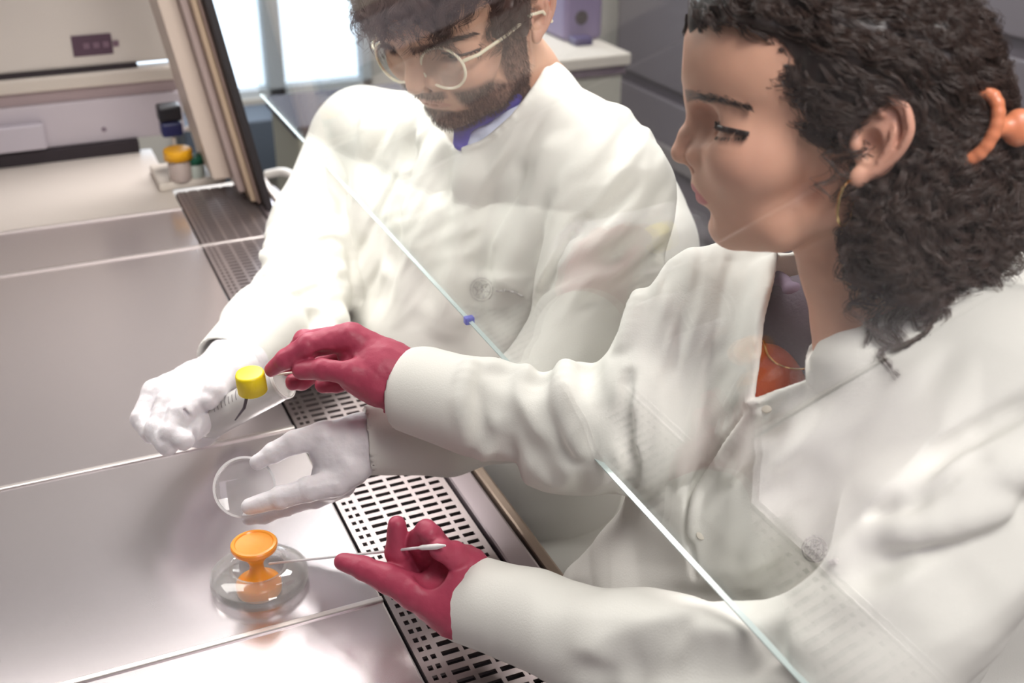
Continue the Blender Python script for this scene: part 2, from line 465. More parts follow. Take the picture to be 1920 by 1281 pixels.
def head_colours(V, male):
    x, y, z = V.T; ay = np.abs(y)
    base = np.array([.72, .40, .28]) if not male else np.array([.64, .38, .27])
    c = np.tile(base, (len(V), 1))
    n = _hash_noise(V + 300, 9, 5)[:, None]
    c = c * (1 + .05 * n)
    def blend(mask, col):
        nonlocal c
        mask = np.clip(mask, 0, 1)[:, None]; c = c * (1 - mask) + np.array(col) * mask
    # lips
    t = np.clip(ay / 23, 0, 1)
    zc = -49.2 - 2.6 * t ** 2
    up = 8.6 * (1 - t ** 1.6) ** .8 * (1 - .18 * np.exp(-(ay / 3.5) ** 2)); dn = 8.2 * (1 - t ** 2) ** .8
    m = np.clip((up - (z - zc)) / 1.2, 0, 1) * np.clip((dn + (z - zc)) / 1.2, 0, 1) * (x > 26) * (ay < 24)
    blend(m * (.85 if not male else .6), (.55, .14, .17) if not male else (.52, .24, .2))
    # rosy nose, cheek and ear
    blend(.25 * np.exp(-((x - 20) ** 2 + (ay - 48) ** 2 + (z + 24) ** 2) / 700), (.62, .27, .22))
    blend(.35 * np.clip((ay - 74) / 6, 0, 1) * (x < -38), (.6, .27, .22))
    if not male:
        # eyebrow drawn on the skin under the hairs; lash line
        for s in (1,):
            bx = (ay - 12) / 36
            zb = 19.6 + 6.5 * np.clip(bx, 0, 1) - 9 * np.clip(bx - .45, 0, 1) ** 1.3 * 1.6
            th = 5.0 * (1 - .6 * np.clip(bx, 0, 1))
            m = np.clip((th - np.abs(z - zb)) / 1.4, 0, 1) * np.clip((bx + .02) * 15, 0, 1) * np.clip((1.0 - bx) * 6, 0, 1) * (x > 0)
            blend(m * .8, (.085, .048, .04))
    else:
        bx = (ay - 10) / 40
        zb = 17 + 7 * np.clip(bx, 0, 1) - 9 * np.clip(bx - .5, 0, 1)
        m = np.clip((5 - np.abs(z - zb)) / 2, 0, 1) * np.clip((bx + .05) * 12, 0, 1) * np.clip((1.05 - bx) * 6, 0, 1) * (x > 0)
        blend(m * .8, (.13, .07, .055))
        # beard and moustache stubble
        n2 = _hash_noise(V + 90, 3, 8) * .5 + .5
        jaw = np.clip((-34 - z - .55 * np.clip(18 - x, 0, 200) * 0 + 0.0) / 8, 0, 1)
        line = np.clip((-(z + 30) + (x - 20) * .55 * (x < 20)) / 7, 0, 1)        # rises towards the ear
        side = np.clip((-(x + 8) ) / 8, 0, 1) * np.clip((30 - z) / 8, 0, 1) * (x > -42)
        must = np.clip((z + 44) / 3, 0, 1) * np.clip((-32.5 - z) / 2, 0, 1) * np.clip((25 - ay) / 5, 0, 1) * (x > 30)
        chin = np.clip((-61 - z) / 3, 0, 1) * (x > -60)
        cheek = np.clip((ay - 26) / 6, 0, 1) * line
        neckm = np.clip((z + 105) / 12, 0, 1)
        m = np.maximum(np.maximum(chin, cheek), np.maximum(side, must)) * neckm * (x > -46)
        lipm = np.clip((8 - np.abs(z + 50)) / 2, 0, 1) * (ay < 22) * (x > 26)
        m = m * (1 - lipm)
        blend(m * (.62 + .25 * n2), (.10, .055, .05))
    inner = np.clip((8.5 - np.sqrt((x + 53) ** 2 / .6 + (z - 1) ** 2 / 1.5)) / 5, 0, 1) * (ay > 68) * (ay < 80)  # bowl of the ear, its shade put into the skin colour
    blend(inner * .4, (.35, .13, .1))
    return np.clip(c, 0, 1)

skin = mat('skin', rough=.48, vcol=True, sss=.12, bump=.25, bscale=900, bdist=.0006, spec=.4)
hair_dark = mat('hair_dark', (.020, .011, .009), rough=.42, spec=.5)
hair_brown = mat('hair_brown', (.075, .04, .033), rough=.5, spec=.4)
eye_white = mat('eyeball', rough=.12, vcol=True)
gold = mat('gold', (.83, .60, .28), rough=.25, metal=1)

def rigid(O, A):                       # mm in head axes -> world
    A = np.stack(A, 1)
    return lambda V: np.asarray(O) + (np.asarray(V) / 1000) @ A.T

def make_eyes(parent, X, look=(1, 0, -.55), iris=(.09, .045, .03)):
    for s in (1, -1):
        m = MB(); R = 12.6; n = 32; V = []; F = []
        for i in range(n + 1):
            th = math.pi * i / n
            for j in range(n):
                V.append((R * math.cos(th), R * math.sin(th) * math.cos(2 * math.pi * j / n), R * math.sin(th) * math.sin(2 * math.pi * j / n)))
        for i in range(n):
            for j in range(n): F.append((i * n + j, i * n + (j + 1) % n, (i + 1) * n + (j + 1) % n, (i + 1) * n + j))
        V = np.array(V); ang = np.degrees(np.arccos(np.clip(V[:, 0] / R, -1, 1)))
        col = np.tile(np.array([.75, .68, .66]), (len(V), 1)); col[ang < 29] = iris; col[ang < 12] = (.01, .01, .01)
        l = Vector(look).normalized(); q = Vector((1, 0, 0)).rotation_difference(l)
        V = V @ np.array(q.to_matrix()).T + np.array([23.0, s * 32, 2.5])
        meshobj('eye', X(V), F, eye_white, parent, cols=col)

def lashes(v, parent, X, m, n=210, brow=True):
    rs = np.random.RandomState(4); out = []; line = MB()
    def on(s, az, el):
        a, e_ = math.radians(az), math.radians(el); d = np.array([math.cos(a) * math.cos(e_), s * math.sin(a) * math.cos(e_), math.sin(e_)])
        c = np.array([23., s * 32., 2.5]); return v.hit(c + d * 30, c + d * 9, 300), d
    for s in (1, -1):
        up = []
        for az in np.linspace(-22, 94, 30):
            p, d = on(s, az, 6.5 - 4.5 * ((az - 12) / 70) ** 2)
            if p is not None: up.append(p + d * .5)
        line = MB(); line.tube(X(np.array(up)), .0012, 6); line.build('lash_line', m, parent, True)
        for k in range(n):
            az = -22 + 114 * rs.rand() ** .8; p, d = on(s, az, 5.5 - 4.5 * ((az - 12) / 70) ** 2)
            if p is None: continue
            L = (4.6 + 3.0 * max(az, 0) / 80) * (.8 + .3 * rs.rand()); u = np.linspace(0, 1, 6)[:, None]
            dd = d + np.array([0, 0, -.75]) + rs.randn(3) * .1
            out.append(p + dd * L * u * .8 + np.array([0, 0, 3.2]) * u ** 2)
            if k % 4 == 0:
                p, d = on(s, az, -11 + 4 * ((az - 12) / 60) ** 2)
                if p is not None: out.append(p + (d + np.array([0, 0, -.7])) * 2.4 * u)
    hair_curves('eyelash', out, m, parent, .00028, .0001, X)
    if brow:
        out = []
        for s in (1, -1):
            for k in range(300):
                b = rs.rand(); y = 12 + 33 * b; zb = 19.6 + 6.5 * b - 14.4 * max(b - .45, 0) ** 1.3; z = zb + rs.randn() * 1.9 * (1 - .55 * b)
                a = math.atan2(y - 0, 60) ; d = np.array([math.cos(a * .9), s * math.sin(a * .9), .0]); c = np.array([0., 0, z])
                c = np.array([0, s * y, z]) - d * 12
                p = v.hit(c + d * 90, c, 400)
                if p is None: continue
                t = np.array([-.55, s * .8, .25 - .6 * b]); u = np.linspace(0, 1, 4)[:, None]
                out.append(p + t * (5 + 2 * rs.rand()) * u + d * 1.1 * u * (1 - .4 * u))
        hair_curves('eyebrow', out, m, parent, .00022, .00008, X)

# ---- the woman
WO = P(1450, 235, .80)
_d = ray(1450, 235); _h = -np.array([_d[0], _d[1], 0]); _h /= np.linalg.norm(_h)
_f0 = np.cross(_h, UPW)
if _f0 @ RT > 0: _f0 = -_f0
_a = math.radians(6); W_F = _f0 * math.cos(_a) + _h * math.sin(_a); W_S = _h * math.cos(_a) - _f0 * math.sin(_a)
_e = math.radians(8); _s2 = W_S * math.cos(_e) + UPW * math.sin(_e); W_U = UPW * math.cos(_e) - W_S * math.sin(_e); W_S = _s2
XW = rigid(WO, (W_F, W_S, W_U))

woman = thing('person', tuple(P(1560, 1200, .95) * [1, 1, 0] + [0.0, 0, TZ - .32]),
              'dark curly-haired person in white lab coat with crimson gloves, facing left beside the glass', 'person')
hv = build_head(False)
V, F_ = hv.mesh(); cols = head_colours(V, False)
meshobj('head', XW(V), F_, skin, woman, cols=cols)
make_eyes(woman, XW)
lashes(hv, woman, XW, hair_dark)

# ear ring
m = MB(); ring = [(-43 + 13 * math.cos(a) * .55, 73.5 + 13 * math.cos(a) * .85, -38 + 14.5 * math.sin(a)) for a in np.linspace(0, 2 * math.pi, 40, endpoint=False)]
m.tube(XW(np.array(ring)), .0010, 8, close=True)
tag(m.build('earring', gold, woman, True), 'thin gold hoop earring')

# ---- woman's hair: a dark mass, then curls
def w_hair_mass():
    v = Vox((-200, -125, -190), (75, 125, 150), 2.0)
    v.ell((-30, 0, 48), (93, 80, 88), 0)
    v.ell((20, 0, 70), (36, 58, 40), 16)                    # front of the crown
    for s in (1, -1):
        v.ell((-70, s * 52, 42), (58, 34, 46), 20)
        v.ell((-88, s * 50, -25), (34, 36, 48), 20)
        v.ell((-84, s * 58, -66), (34, 28, 34), 20)
    v.ell((-112, 0, 0), (42, 62, 60), 20)
    v.ell((-120, 0, -48), (44, 70, 46), 20)
    # open the face, the ears, the neck
    v.ell((62, 0, -40), (66, 90, 96), 6, sub=True)
    for s in (1, -1):
        v.chain([(62, s * 52, 44), (30, s * 84, 44), (6, s * 92, 22), (-20, s * 94, 0), (-34, s * 92, -14), (-40, s * 90, -60)], [36, 32, 27, 24, 24, 24], 4, sub=True)
        v.ell((-54, s * 84, 2), (21, 22, 30), 3, sub=True)
        v.ell((-20, s * 82, -16), (34, 30, 30), 3, sub=True)
        v.chain([(46, s * 66, 14), (14, s * 72, 14), (4, s * 80, 2)], [28, 24, 26], 3, sub=True)
    v.chain([(-30, 0, -60), (-52, 0, -110), (-70, 0, -160)], [44, 43, 44], 6, sub=True)
    v.noise(2.5, 10, 3); v.noise(5, 24, 4)
    return v
hm = w_hair_mass(); V, F_ = biggest(*hm.mesh())
hairo = meshobj('hair', XW(V), F_, hair_dark, woman)

rs = np.random.RandomState(11)
def field_at(v, p):
    i = np.clip(np.round((p - v.lo) / v.h).astype(int), 0, v.n - 1); return v.F[i[:, 0], i[:, 1], i[:, 2]]
def grad_at(v, p, e=3.0):
    g = np.stack([field_at(v, p + np.eye(3)[i] * e) - field_at(v, p - np.eye(3)[i] * e) for i in range(3)], 1)
    return g / (np.linalg.norm(g, axis=1, keepdims=True) + 1e-6)

def flow_strands(v, roots, dirfn, n=26, step=5.0, lift=1.0, curl=(4.0, 16.0), clump=10, spread=2.0, rs=rs, keep=.6, grow=1.0):
    """walks locks over the hair mass; every lock is a bundle of strands with its own helix"""
    p = roots.copy(); paths = [p.copy()]; d = dirfn(p, 0.0); d /= np.linalg.norm(d, axis=1, keepdims=True)
    for i in range(n):
        t = (i + 1) / n; nd = dirfn(p, t); nd /= np.linalg.norm(nd, axis=1, keepdims=True) + 1e-9
        d = d * keep + nd * (1 - keep)
        g = grad_at(v, p); f = field_at(v, p)[:, None]
        near = np.clip(1 - np.abs(f) / 12, 0, 1)
        d = d - g * np.sum(d * g, 1, keepdims=True) * near; d /= np.linalg.norm(d, axis=1, keepdims=True) + 1e-9
        p = p + d * step
        f = field_at(v, p)[:, None]; p = np.where(f < lift, p + g * np.minimum(lift - f, 4) * .7, p)
        paths.append(p.copy())
    Pp = np.stack(paths, 1)                                     # lock, point, 3
    m = Pp.shape[1]; s = np.arange(m) * step; out = []
    sub = 3; mm = (m - 1) * sub + 1; ti = np.linspace(0, m - 1, mm); i0 = np.minimum(ti.astype(int), m - 2); fr = (ti - i0)[:, None]
    for L in range(len(Pp)):
        q = Pp[L][i0] * (1 - fr) + Pp[L][i0 + 1] * fr
        T = np.gradient(q, axis=0); T /= np.linalg.norm(T, axis=1, keepdims=True) + 1e-9
        u = np.cross(T, [.3, .2, 1.]); u /= np.linalg.norm(u, axis=1, keepdims=True) + 1e-9; w_ = np.cross(T, u)
        amp = curl[0] * (.6 + .8 * rs.rand()); lam = curl[1] * (.75 + .5 * rs.rand()); ph = rs.rand() * 6.28; sg = rs.choice([-1, 1])
        ss = ti * step; env = np.clip(ss / 25, 0, 1) * amp * (1 + grow * ss / ss[-1])
        cut = int(mm * (.6 + .4 * rs.rand()))
        for k in range(clump):
            o = rs.randn(2) * spread; dp = rs.randn() * .35
            a = ph + sg * ss / lam * 2 * math.pi + dp
            tw = .4 + .6 * np.clip(ss / 20, 0, 1)
            r_ = q + u * (env * np.cos(a) + o[0] * tw)[:, None] + w_ * (env * np.sin(a) + o[1] * tw)[:, None]
            c = max(6, int(cut * (.85 + .15 * rs.rand())))
            out.append(r_[:c])
    return out

# pulled-back top hair
Vh = V; sel = Vh[(Vh[:, 2] > np.where(Vh[:, 0] > -45, 24, 8)) & (field_at(hm, Vh) < 3)]
roots = sel[rs.choice(len(sel), 900)]
roots = roots + grad_at(hm, roots) * .5
gather = lambda p: np.stack([np.full(len(p), -135.), np.sign(p[:, 1]) * 10, np.full(len(p), 5.)], 1)
st = flow_strands(hm, roots, lambda p, t: gather(p) - p + np.stack([0 * p[:, 0], 12 * np.sin(p[:, 0] / 9), 10 * np.sin(p[:, 0] / 11 + p[:, 1] / 7)], 1),
                  n=20, step=4.5, lift=1.2, curl=(1.6, 26.0), clump=15, spread=1.6)
# hairline roots, thin
hl = []
for s in (1, -1):
    c = np.array([(44, s * 40, 76), (30, s * 52, 66), (14, s * 61, 60), (6, s * 66, 44), (-8, s * 70, 31), (-20, s * 72, 18), (-32, s * 73, 17), (-40, s * 75, 24)], float)
    t = rs.rand(140) * (len(c) - 1); i = np.minimum(t.astype(int), len(c) - 2); f = (t - i)[:, None]
    hl.append(c[i] * (1 - f) + c[i + 1] * f + rs.randn(140, 3) * 2)
hl.append(np.stack([54 + rs.randn(60) * 1.5, rs.uniform(-36, 36, 60), 78 + rs.randn(60) * 2], 1))
hl = np.concatenate(hl) + [-7, 0, 1]
st += flow_strands(hm, hl, lambda p, t: gather(p) + [0, 0, 25] - p, n=14, step=4.5, lift=.6, curl=(1.0, 30.0), clump=10, spread=1.3)
# loose curls at the back and side of the neck
sel = Vh[(Vh[:, 2] < 25) & (Vh[:, 2] > -74) & (Vh[:, 0] < -46)]
roots = sel[rs.choice(len(sel), 620)]
st2 = flow_strands(hm, roots, lambda p, t: np.stack([-.25 + .5 * np.sin(p[:, 2] / 17 + p[:, 1] / 9), np.sign(p[:, 1]) * .25 + .4 * np.sin(p[:, 2] / 13 + p[:, 0] / 8), -1.0 + 0 * p[:, 0]], 1),
                   n=18, step=4.2, lift=2.0, curl=(4.2, 24.0), clump=14, spread=1.7, grow=.9)
hair_curves('curls', st + st2, mat('hair_strand', (.055, .031, .024), rough=.38, spec=.6), hairo, .00024, .00010, XW)

# claw clip
clipm = mat('clip_plastic', (.75, .26, .13), rough=.35, sss=.2)
v = Vox((-185, 0, -25), (-90, 90, 50), .8)
ov = [(-115 + 11 * math.cos(a) - 4 * math.sin(a), 72 - 6 * math.cos(a), 13 + 21 * math.sin(a)) for a in np.linspace(0, 2 * math.pi, 20)]
v.chain(ov, 4.2, 1.5, kin=1)
v.chain([(-127, 65, 12), (-136, 62, 12)], [6, 6], 4)
v.ell((-145, 60, 12), (10.5, 8, 12), 3)
V, F_ = v.mesh()
tag(meshobj('hair_clip', XW(V), F_, clipm, woman), 'orange claw hair clip')

# ---- the man
_th, _ph, _ro = math.radians(42), math.radians(33), math.radians(-6)
_mf = np.array([-math.sin(_th) * math.cos(_ph), -math.sin(_ph), math.cos(_th) * math.cos(_ph)])
_mu = np.array([-math.sin(_th) * math.sin(_ph), math.cos(_ph), math.cos(_th) * math.sin(_ph)])
_rr = np.array([[math.cos(_ro), -math.sin(_ro), 0], [math.sin(_ro), math.cos(_ro), 0], [0, 0, 1]])
_mf = _rr @ _mf; _mu = _rr @ _mu
_d = np.array([(770 - 960) / FPX, (640.5 - 118) / FPX, -1]); _d /= np.linalg.norm(_d)     # turn the frame onto the ray to the head
_q = np.array(Vector((0, 0, -1)).rotation_difference(Vector(_d)).to_matrix())
_mf = _q @ _mf; _mu = _q @ _mu; _ms = np.cross(_mu, _mf)
M_F, M_S, M_U = (CR @ a_ for a_ in (_mf, _ms, _mu))
MS = 1.06
MO = P(795, 93, 1.21) - (M_F * .036 + M_U * .004) * MS
XM = rigid(MO, (M_F * MS, M_S * MS, M_U * MS))
man = thing('person', tuple(P(960, 900, 1.5) * [1, 1, 0] + [0, 0, TZ - .32]),
            'bearded person in round clear glasses and white lab coat with white gloves, looking down', 'person')
hv2 = build_head(True)
V, F_ = hv2.mesh()
meshobj('head', XM(V), F_, skin, man, cols=head_colours(V, True))
make_eyes(man, XM)
lashes(hv2, man, XM, hair_brown, n=60)
def m_hair_mass():
    v = Vox((-150, -105, -70), (90, 105, 150), 2.0)
    v.ell((-28, 0, 48), (93, 78, 88), 0)
    v.ell((30, 0, 66), (40, 60, 36), 16)
    v.ell((62, 0, -46), (70, 100, 100), 4, sub=True)
    for s in (1, -1):
        v.ell((40, s * 78, 22), (42, 36, 44), 4, sub=True)
        v.ell((-54, s * 86, 2), (24, 22, 32), 3, sub=True)
        v.chain([(-25, s * 74, 22), (-31, s * 74, -6)], [11, 7], 4)
    v.ell((-90, 0, -80), (60, 80, 60), 8, sub=True)
    v.ell((-20, 0, -60), (60, 80, 60), 8, sub=True)
    v.noise(3, 12, 3)
    return v
hm2 = m_hair_mass(); V, F_ = biggest(*hm2.mesh())
hairm = meshobj('hair', XM(V), F_, hair_brown, man)
sel = V[(V[:, 2] > 20)]
roots = sel[rs.choice(len(sel), 520)]
st = flow_strands(hm2, roots, lambda p, t: np.stack([.9 + .5 * np.sin(p[:, 1] / 11), .5 * np.sin(p[:, 0] / 14 + p[:, 1] / 10) + .3, -.55 - .6 * t + 0 * p[:, 0]], 1),
                  n=13, step=4.5, lift=2.5, curl=(2.6, 32.0), clump=12, spread=1.7)
hair_curves('locks', st, hair_brown, hairm, .00024, .0001, XM)
# beard hairs
Vb, Fb = hv2.mesh(); cb = head_colours(Vb, True)
bm_ = (cb[:, 0] < .28) & (Vb[:, 2] < 25)
idx = np.nonzero(bm_)[0]; idx = idx[rs.choice(len(idx), 7000)]
g = grad_at(hv2, Vb[idx]); bs = []
for p0, g0 in zip(Vb[idx], g):
    d = g0 * .7 + np.array([.1, 0, -.9]) + rs.randn(3) * .35; d /= np.linalg.norm(d); L = 3.5 + 3 * rs.rand()
    u = np.linspace(0, 1, 4)[:, None]; bs.append(p0 + d * L * u + g0 * 1.0 * u * (1 - u))
hair_curves('beard', bs, hair_brown, man, .00016, .00008, XM)
# glasses
frame_m = mat('clear_frame', (.88, .80, .62), rough=.15, spec=.8, sss=.3)
lens_m = thin_glass('lens', (.97, .97, .96), refl=.6)
gl = MB()
def gp(s, a, r=(24.5, 22)):
    y = s * 33.5 + r[0] * math.cos(a); z = -5 + r[1] * math.sin(a)
    return (56.5 - abs(y) * .16, y, z)
for s in (1, -1):
    gl.tube(XM(np.array([gp(s, a) for a in np.linspace(0, 2 * math.pi, 48, endpoint=False)])), .0016, 8, close=True)
gl.tube(XM(np.array([(55.5, y, -1 + 3 * math.cos(y / 9 * 1.57)) for y in np.linspace(-9.5, 9.5, 9)])), .0018, 8)
for s in (1, -1):
    gl.tube(XM(np.array([(46, s * 57, 2), (43, s * 63, 4), (36, s * 70, 5), (0, s * 77, 6), (-40, s * 80, 8), (-58, s * 81, 3), (-70, s * 80, -14)])), .0019, 8)
gt = gl.build('glasses', frame_m, man, True); tag(gt, 'round clear-framed glasses')
for s in (1, -1):
    l = MB(); pts = [gp(s, a, (24, 21.5)) for a in np.linspace(0, 2 * math.pi, 40, endpoint=False)]
    l.prism(XM(np.array(pts)), 0, M_F * .0012); l.build('lens', lens_m, gt, False)
# side shield of the safety glasses
sh = MB(); sh.prism(XM(np.array([(44, -58, 10), (38, -70, 12), (28, -76, 4), (34, -72, -20), (44, -60, -22)])), 0, M_S * -.0012 + M_F * .0005)
sh.build('side_shield', lens_m, gt)
# ------------------------------------------------------------------ lab coats (camera-frame millimetres, real depths)
cloth = mat('cotton', (.75, .745, .70), rough=.85, bump=.3, bscale=700, bdist=.0006, spec=.2, sheen=.1)
cloth_fine = cloth
print_grey = mat('print_grey', (.42, .40, .39), rough=.8)
button_m = mat('button', (.62, .58, .5), rough=.35)

def _bb(pts, pad):
    A = np.array(pts); return A.min(0) - pad, A.max(0) + pad
def poly_sub(v, pts, z0, z1, k=3, sub=True, keep=False):
    """cuts a slanted shaft with the outline given as seen from the lens, between two depths"""
    sl = tuple(slice(0, n) for n in v.n)
    X = v.ax[0][:, None, None]; Y = v.ax[1][None, :, None]; Z = v.ax[2][None, None, :]
    px = 960 + FPX * X / -Z; py = 640.5 - FPX * Y / -Z
    px = np.broadcast_to(px, v.F.shape); py = np.broadcast_to(py, v.F.shape)
    d = np.full(v.F.shape, 1e9, np.float32); ins = np.zeros(v.F.shape, bool)
    n = len(pts)
    for i in range(n):
        a = np.array(pts[i], float); b = np.array(pts[(i + 1) % n], float); e = b - a
        wx, wy = px - a[0], py - a[1]; t = np.clip((wx * e[0] + wy * e[1]) / (e @ e), 0, 1)
        d = np.minimum(d, (wx - e[0] * t) ** 2 + (wy - e[1] * t) ** 2)
        if a[1] != b[1]:
            c = (a[1] <= py) != (b[1] <= py)
            ins ^= c & (px < a[0] + (py - a[1]) / (b[1] - a[1]) * (b[0] - a[0]))
    d = np.sqrt(d) * np.where(ins, -1, 1) * (-Z / FPX)
    d = np.maximum(d, np.maximum((-Z) - z1, z0 - (-Z)))
    if keep: d = -d
    v.comb(sl, d.astype(np.float32), k, sub)
def surf(v, px, py, d0=.45, d1=1.9):
    return v.hit(cp(px, py, d0), cp(px, py, d1), 1600)
def base_surf(v, px, py):                  # the cloth as it was before any fold was laid on it
    if not hasattr(v, 'B'): v.B = v.F.copy()
    keep = v.F; v.F = v.B; h = surf(v, px, py); v.F = keep
    return h
def fold(v, pts, r=8, depth=4, k=10, ridge=False, taper=True, src=None):
    """a crease or a raised fold laid along the cloth"""
    depth *= 1.25; k *= .9
    Q_ = resample(pts, 14); c = []; rr = []
    n = len(Q_)
    for i, q in enumerate(Q_):
        h = base_surf(v, q[0], q[1])
        if h is None: continue
        if c and abs(h[2] - c[-1][2]) > 45: continue
        t = i / max(n - 1, 1); e = math.sin(math.pi * min(max(t, .04), .96)) ** .5 if taper else 1
        dirv = -h / np.linalg.norm(h)
        off = (r - depth * e) if not ridge else -(r - depth * e)
        c.append(h + dirv * off); rr.append(r)
    if len(c) > 4:
        A_ = np.array(c); A_[1:-1] = (A_[:-2] + 2 * A_[1:-1] + A_[2:]) / 4; c = list(A_)
    if len(c) > 1: v.chain(c, rr, k, sub=not ridge, kin=3)

def cpl(L): return [cp(*q) for q in L]

def drape(v, direction, amp, scale, seed, box, soft=60, stretch=7.0, depth=(0, 9e9), bias=0.0):
    """long soft folds running along one direction (camera-frame x, y), inside a soft region"""
    d = np.array([*direction, 0.0]); d /= np.linalg.norm(d); n_ = np.array([-d[1], d[0], 0]); R = np.stack([d, n_, [0, 0, 1.]], 1)
    def mask(Pn):
        px = 960 + FPX * Pn[:, 0] / -Pn[:, 2]; py = 640.5 - FPX * Pn[:, 1] / -Pn[:, 2]
        x0, y0, x1, y1 = box
        m = np.clip((px - x0) / soft, 0, 1) * np.clip((x1 - px) / soft, 0, 1) * np.clip((py - y0) / soft, 0, 1) * np.clip((y1 - py) / soft, 0, 1)
        for ex_, ey_ in ((1527, 1030), (915, 545)): m = m * (1 - .85 * np.exp(-((px - ex_) ** 2 + (py - ey_) ** 2) / 45.0 ** 2))
        return m * ((-Pn[:, 2] > depth[0]) & (-Pn[:, 2] < depth[1]))
    v.noise(amp, scale, seed, stretch=(stretch, 1, 3), R=R, mask=mask)

# ---- woman's coat
v = Vox((-150, -340, -1220), (520, 130, -640), 2.4)
v.chain(cpl([(1930, 770, .76), (1650, 700, .86), (1380, 640, .98)]), [66, 74, 66], 0, kin=30)
v.chain(cpl([(1640, 760, .89), (1580, 950, .94), (1540, 1200, 1.0), (1500, 1500, 1.08)]), [96, 116, 118, 130], 50, kin=30)
v.chain(cpl([(1380, 760, .98), (1330, 950, 1.0), (1330, 1150, 1.03)]), [74, 66, 70], 40, kin=20)
v.chain(cpl([(1790, 900, .86), (1690, 1150, .93)]), [68, 62], 40)
v.chain(cpl([(1330, 1080, 1.03), (1210, 1090, 1.04), (1130, 1130, 1.06)]), [70, 56, 46], 40)
v.chain(cpl([(1810, 750, .79), (1710, 880, .83), (1620, 1010, .87)]), [68, 64, 58], 45, kin=20)
# collar roll round the neck
v.chain(cpl([(1490, 640, .88), (1470, 560, .93), (1560, 520, .96), (1780, 520, .90), (1850, 570, .83), (1760, 640, .80), (1610, 670, .80)]), [30, 30, 34, 40, 40, 34, 28], 22, kin=14)
# far arm: shoulder, elbow, forearm, cuff
v.chain(cpl([(1380, 610, .99), (1300, 690, .985), (1210, 800, .955), (1060, 800, .99), (900, 765, 1.025), (800, 730, 1.055)]), [74, 66, 56, 49, 45, 40], 14, kin=14)
v.chain(cpl([(1130, 850, .99), (1040, 872, 1.01)]), [32, 26], 22)                # cloth hanging under the elbow
far = cpl([(800, 730, 1.055), (764, 718, 1.065)])
# near arm
v.chain(cpl([(1960, 760, .74), (1800, 1000, .73), (1615, 1235, .735), (1590, 1262, .745)]), [66, 57, 54, 54], 26, kin=10)
v.chain(cpl([(1600, 1262, .745), (1400, 1278, .80), (1180, 1235, .88), (1000, 1160, .945), (880, 1125, .985)]), [60, 56, 46, 40, 36], 12, kin=12)
base = None
# soft cloth movement
v.noise(4.0, 75, 21, stretch=(1, 1.8, 1)); v.noise(.8, 30, 22, stretch=(1, 2.2, 1))
G = lambda *p, **k: fold(v, p, **k)
drape(v, (-.62, -.78), 9.5, 19, 71, (1290, 640, 1840, 1180), 70)
drape(v, (-.62, -.78), 3.0, 9, 72, (1290, 640, 1840, 1180), 70)
drape(v, (-.22, -1), 9.0, 17, 73, (1190, 440, 1450, 960), 50)
drape(v, (-.22, -1), 3.0, 8, 74, (1190, 440, 1450, 960), 50)
drape(v, (-.80, -.55), 9.0, 22, 75, (1560, 820, 2100, 1300), 90)
drape(v, (-.3, -1), 5.5, 14, 76, (840, 640, 1180, 960), 50, stretch=3)
drape(v, (-1, -.2), 6.0, 17, 77, (1000, 1060, 1560, 1330), 60, stretch=3)
# deep creases of the near arm and chest
G((1960, 740), (1850, 800), (1760, 855), (1700, 905), (1640, 985), r=7, depth=8, k=7)
G((1850, 870), (1790, 905), (1745, 932), (1690, 985), r=6, depth=7, k=7)
G((1960, 925), (1860, 965), (1760, 1000), (1660, 1025), (1615, 1060), r=14, depth=9, k=16)
G((1960, 990), (1880, 1050), (1800, 1120), r=18, depth=7, k=18)

G((1960, 860), (1860, 900), (1780, 950), r=12, depth=5, k=12, ridge=True)
G((1870, 950), (1760, 985), (1640, 1010), (1580, 1050), r=9, depth=5, k=10, ridge=True)
G((1245, 470), (1200, 560), (1175, 650), r=9, depth=4, k=10, ridge=True)
G((1175, 700), (1168, 790), (1185, 880), (1175, 930), r=6, depth=8, k=6)
# front edge of the overlapping placket
G((1408, 760), (1370, 810), (1330, 870), (1300, 920), (1290, 990), (1300, 1080), r=3.5, depth=4.5, k=3)
G((1420, 770), (1382, 820), (1342, 880), (1312, 930), (1300, 1000), r=5, depth=3, k=5, ridge=True)
# sleeve wrinkles
for a in (((905, 690), (890, 750), (905, 830)), ((940, 690), (935, 760), (950, 850)), ((1020, 680), (1000, 740), (1030, 820)), ((1090, 670), (1110, 740), (1150, 800)),
          ((1010, 860), (1080, 850), (1150, 800)), ((870, 720), (940, 780), (1020, 900))):
    fold(v, a, r=9, depth=3, k=16)
for a in (((880, 690), (868, 750), (880, 820)), ((1060, 690), (1060, 760), (1090, 840))):
    fold(v, a, r=8, depth=3.5, k=10, ridge=True)
for a in (((1240, 1180), (1200, 1215), (1140, 1230)), ((1300, 1215), (1240, 1245), (1180, 1262)), ((1420, 1200), (1380, 1240), (1300, 1262))):
    fold(v, a, r=14, depth=4, k=16)

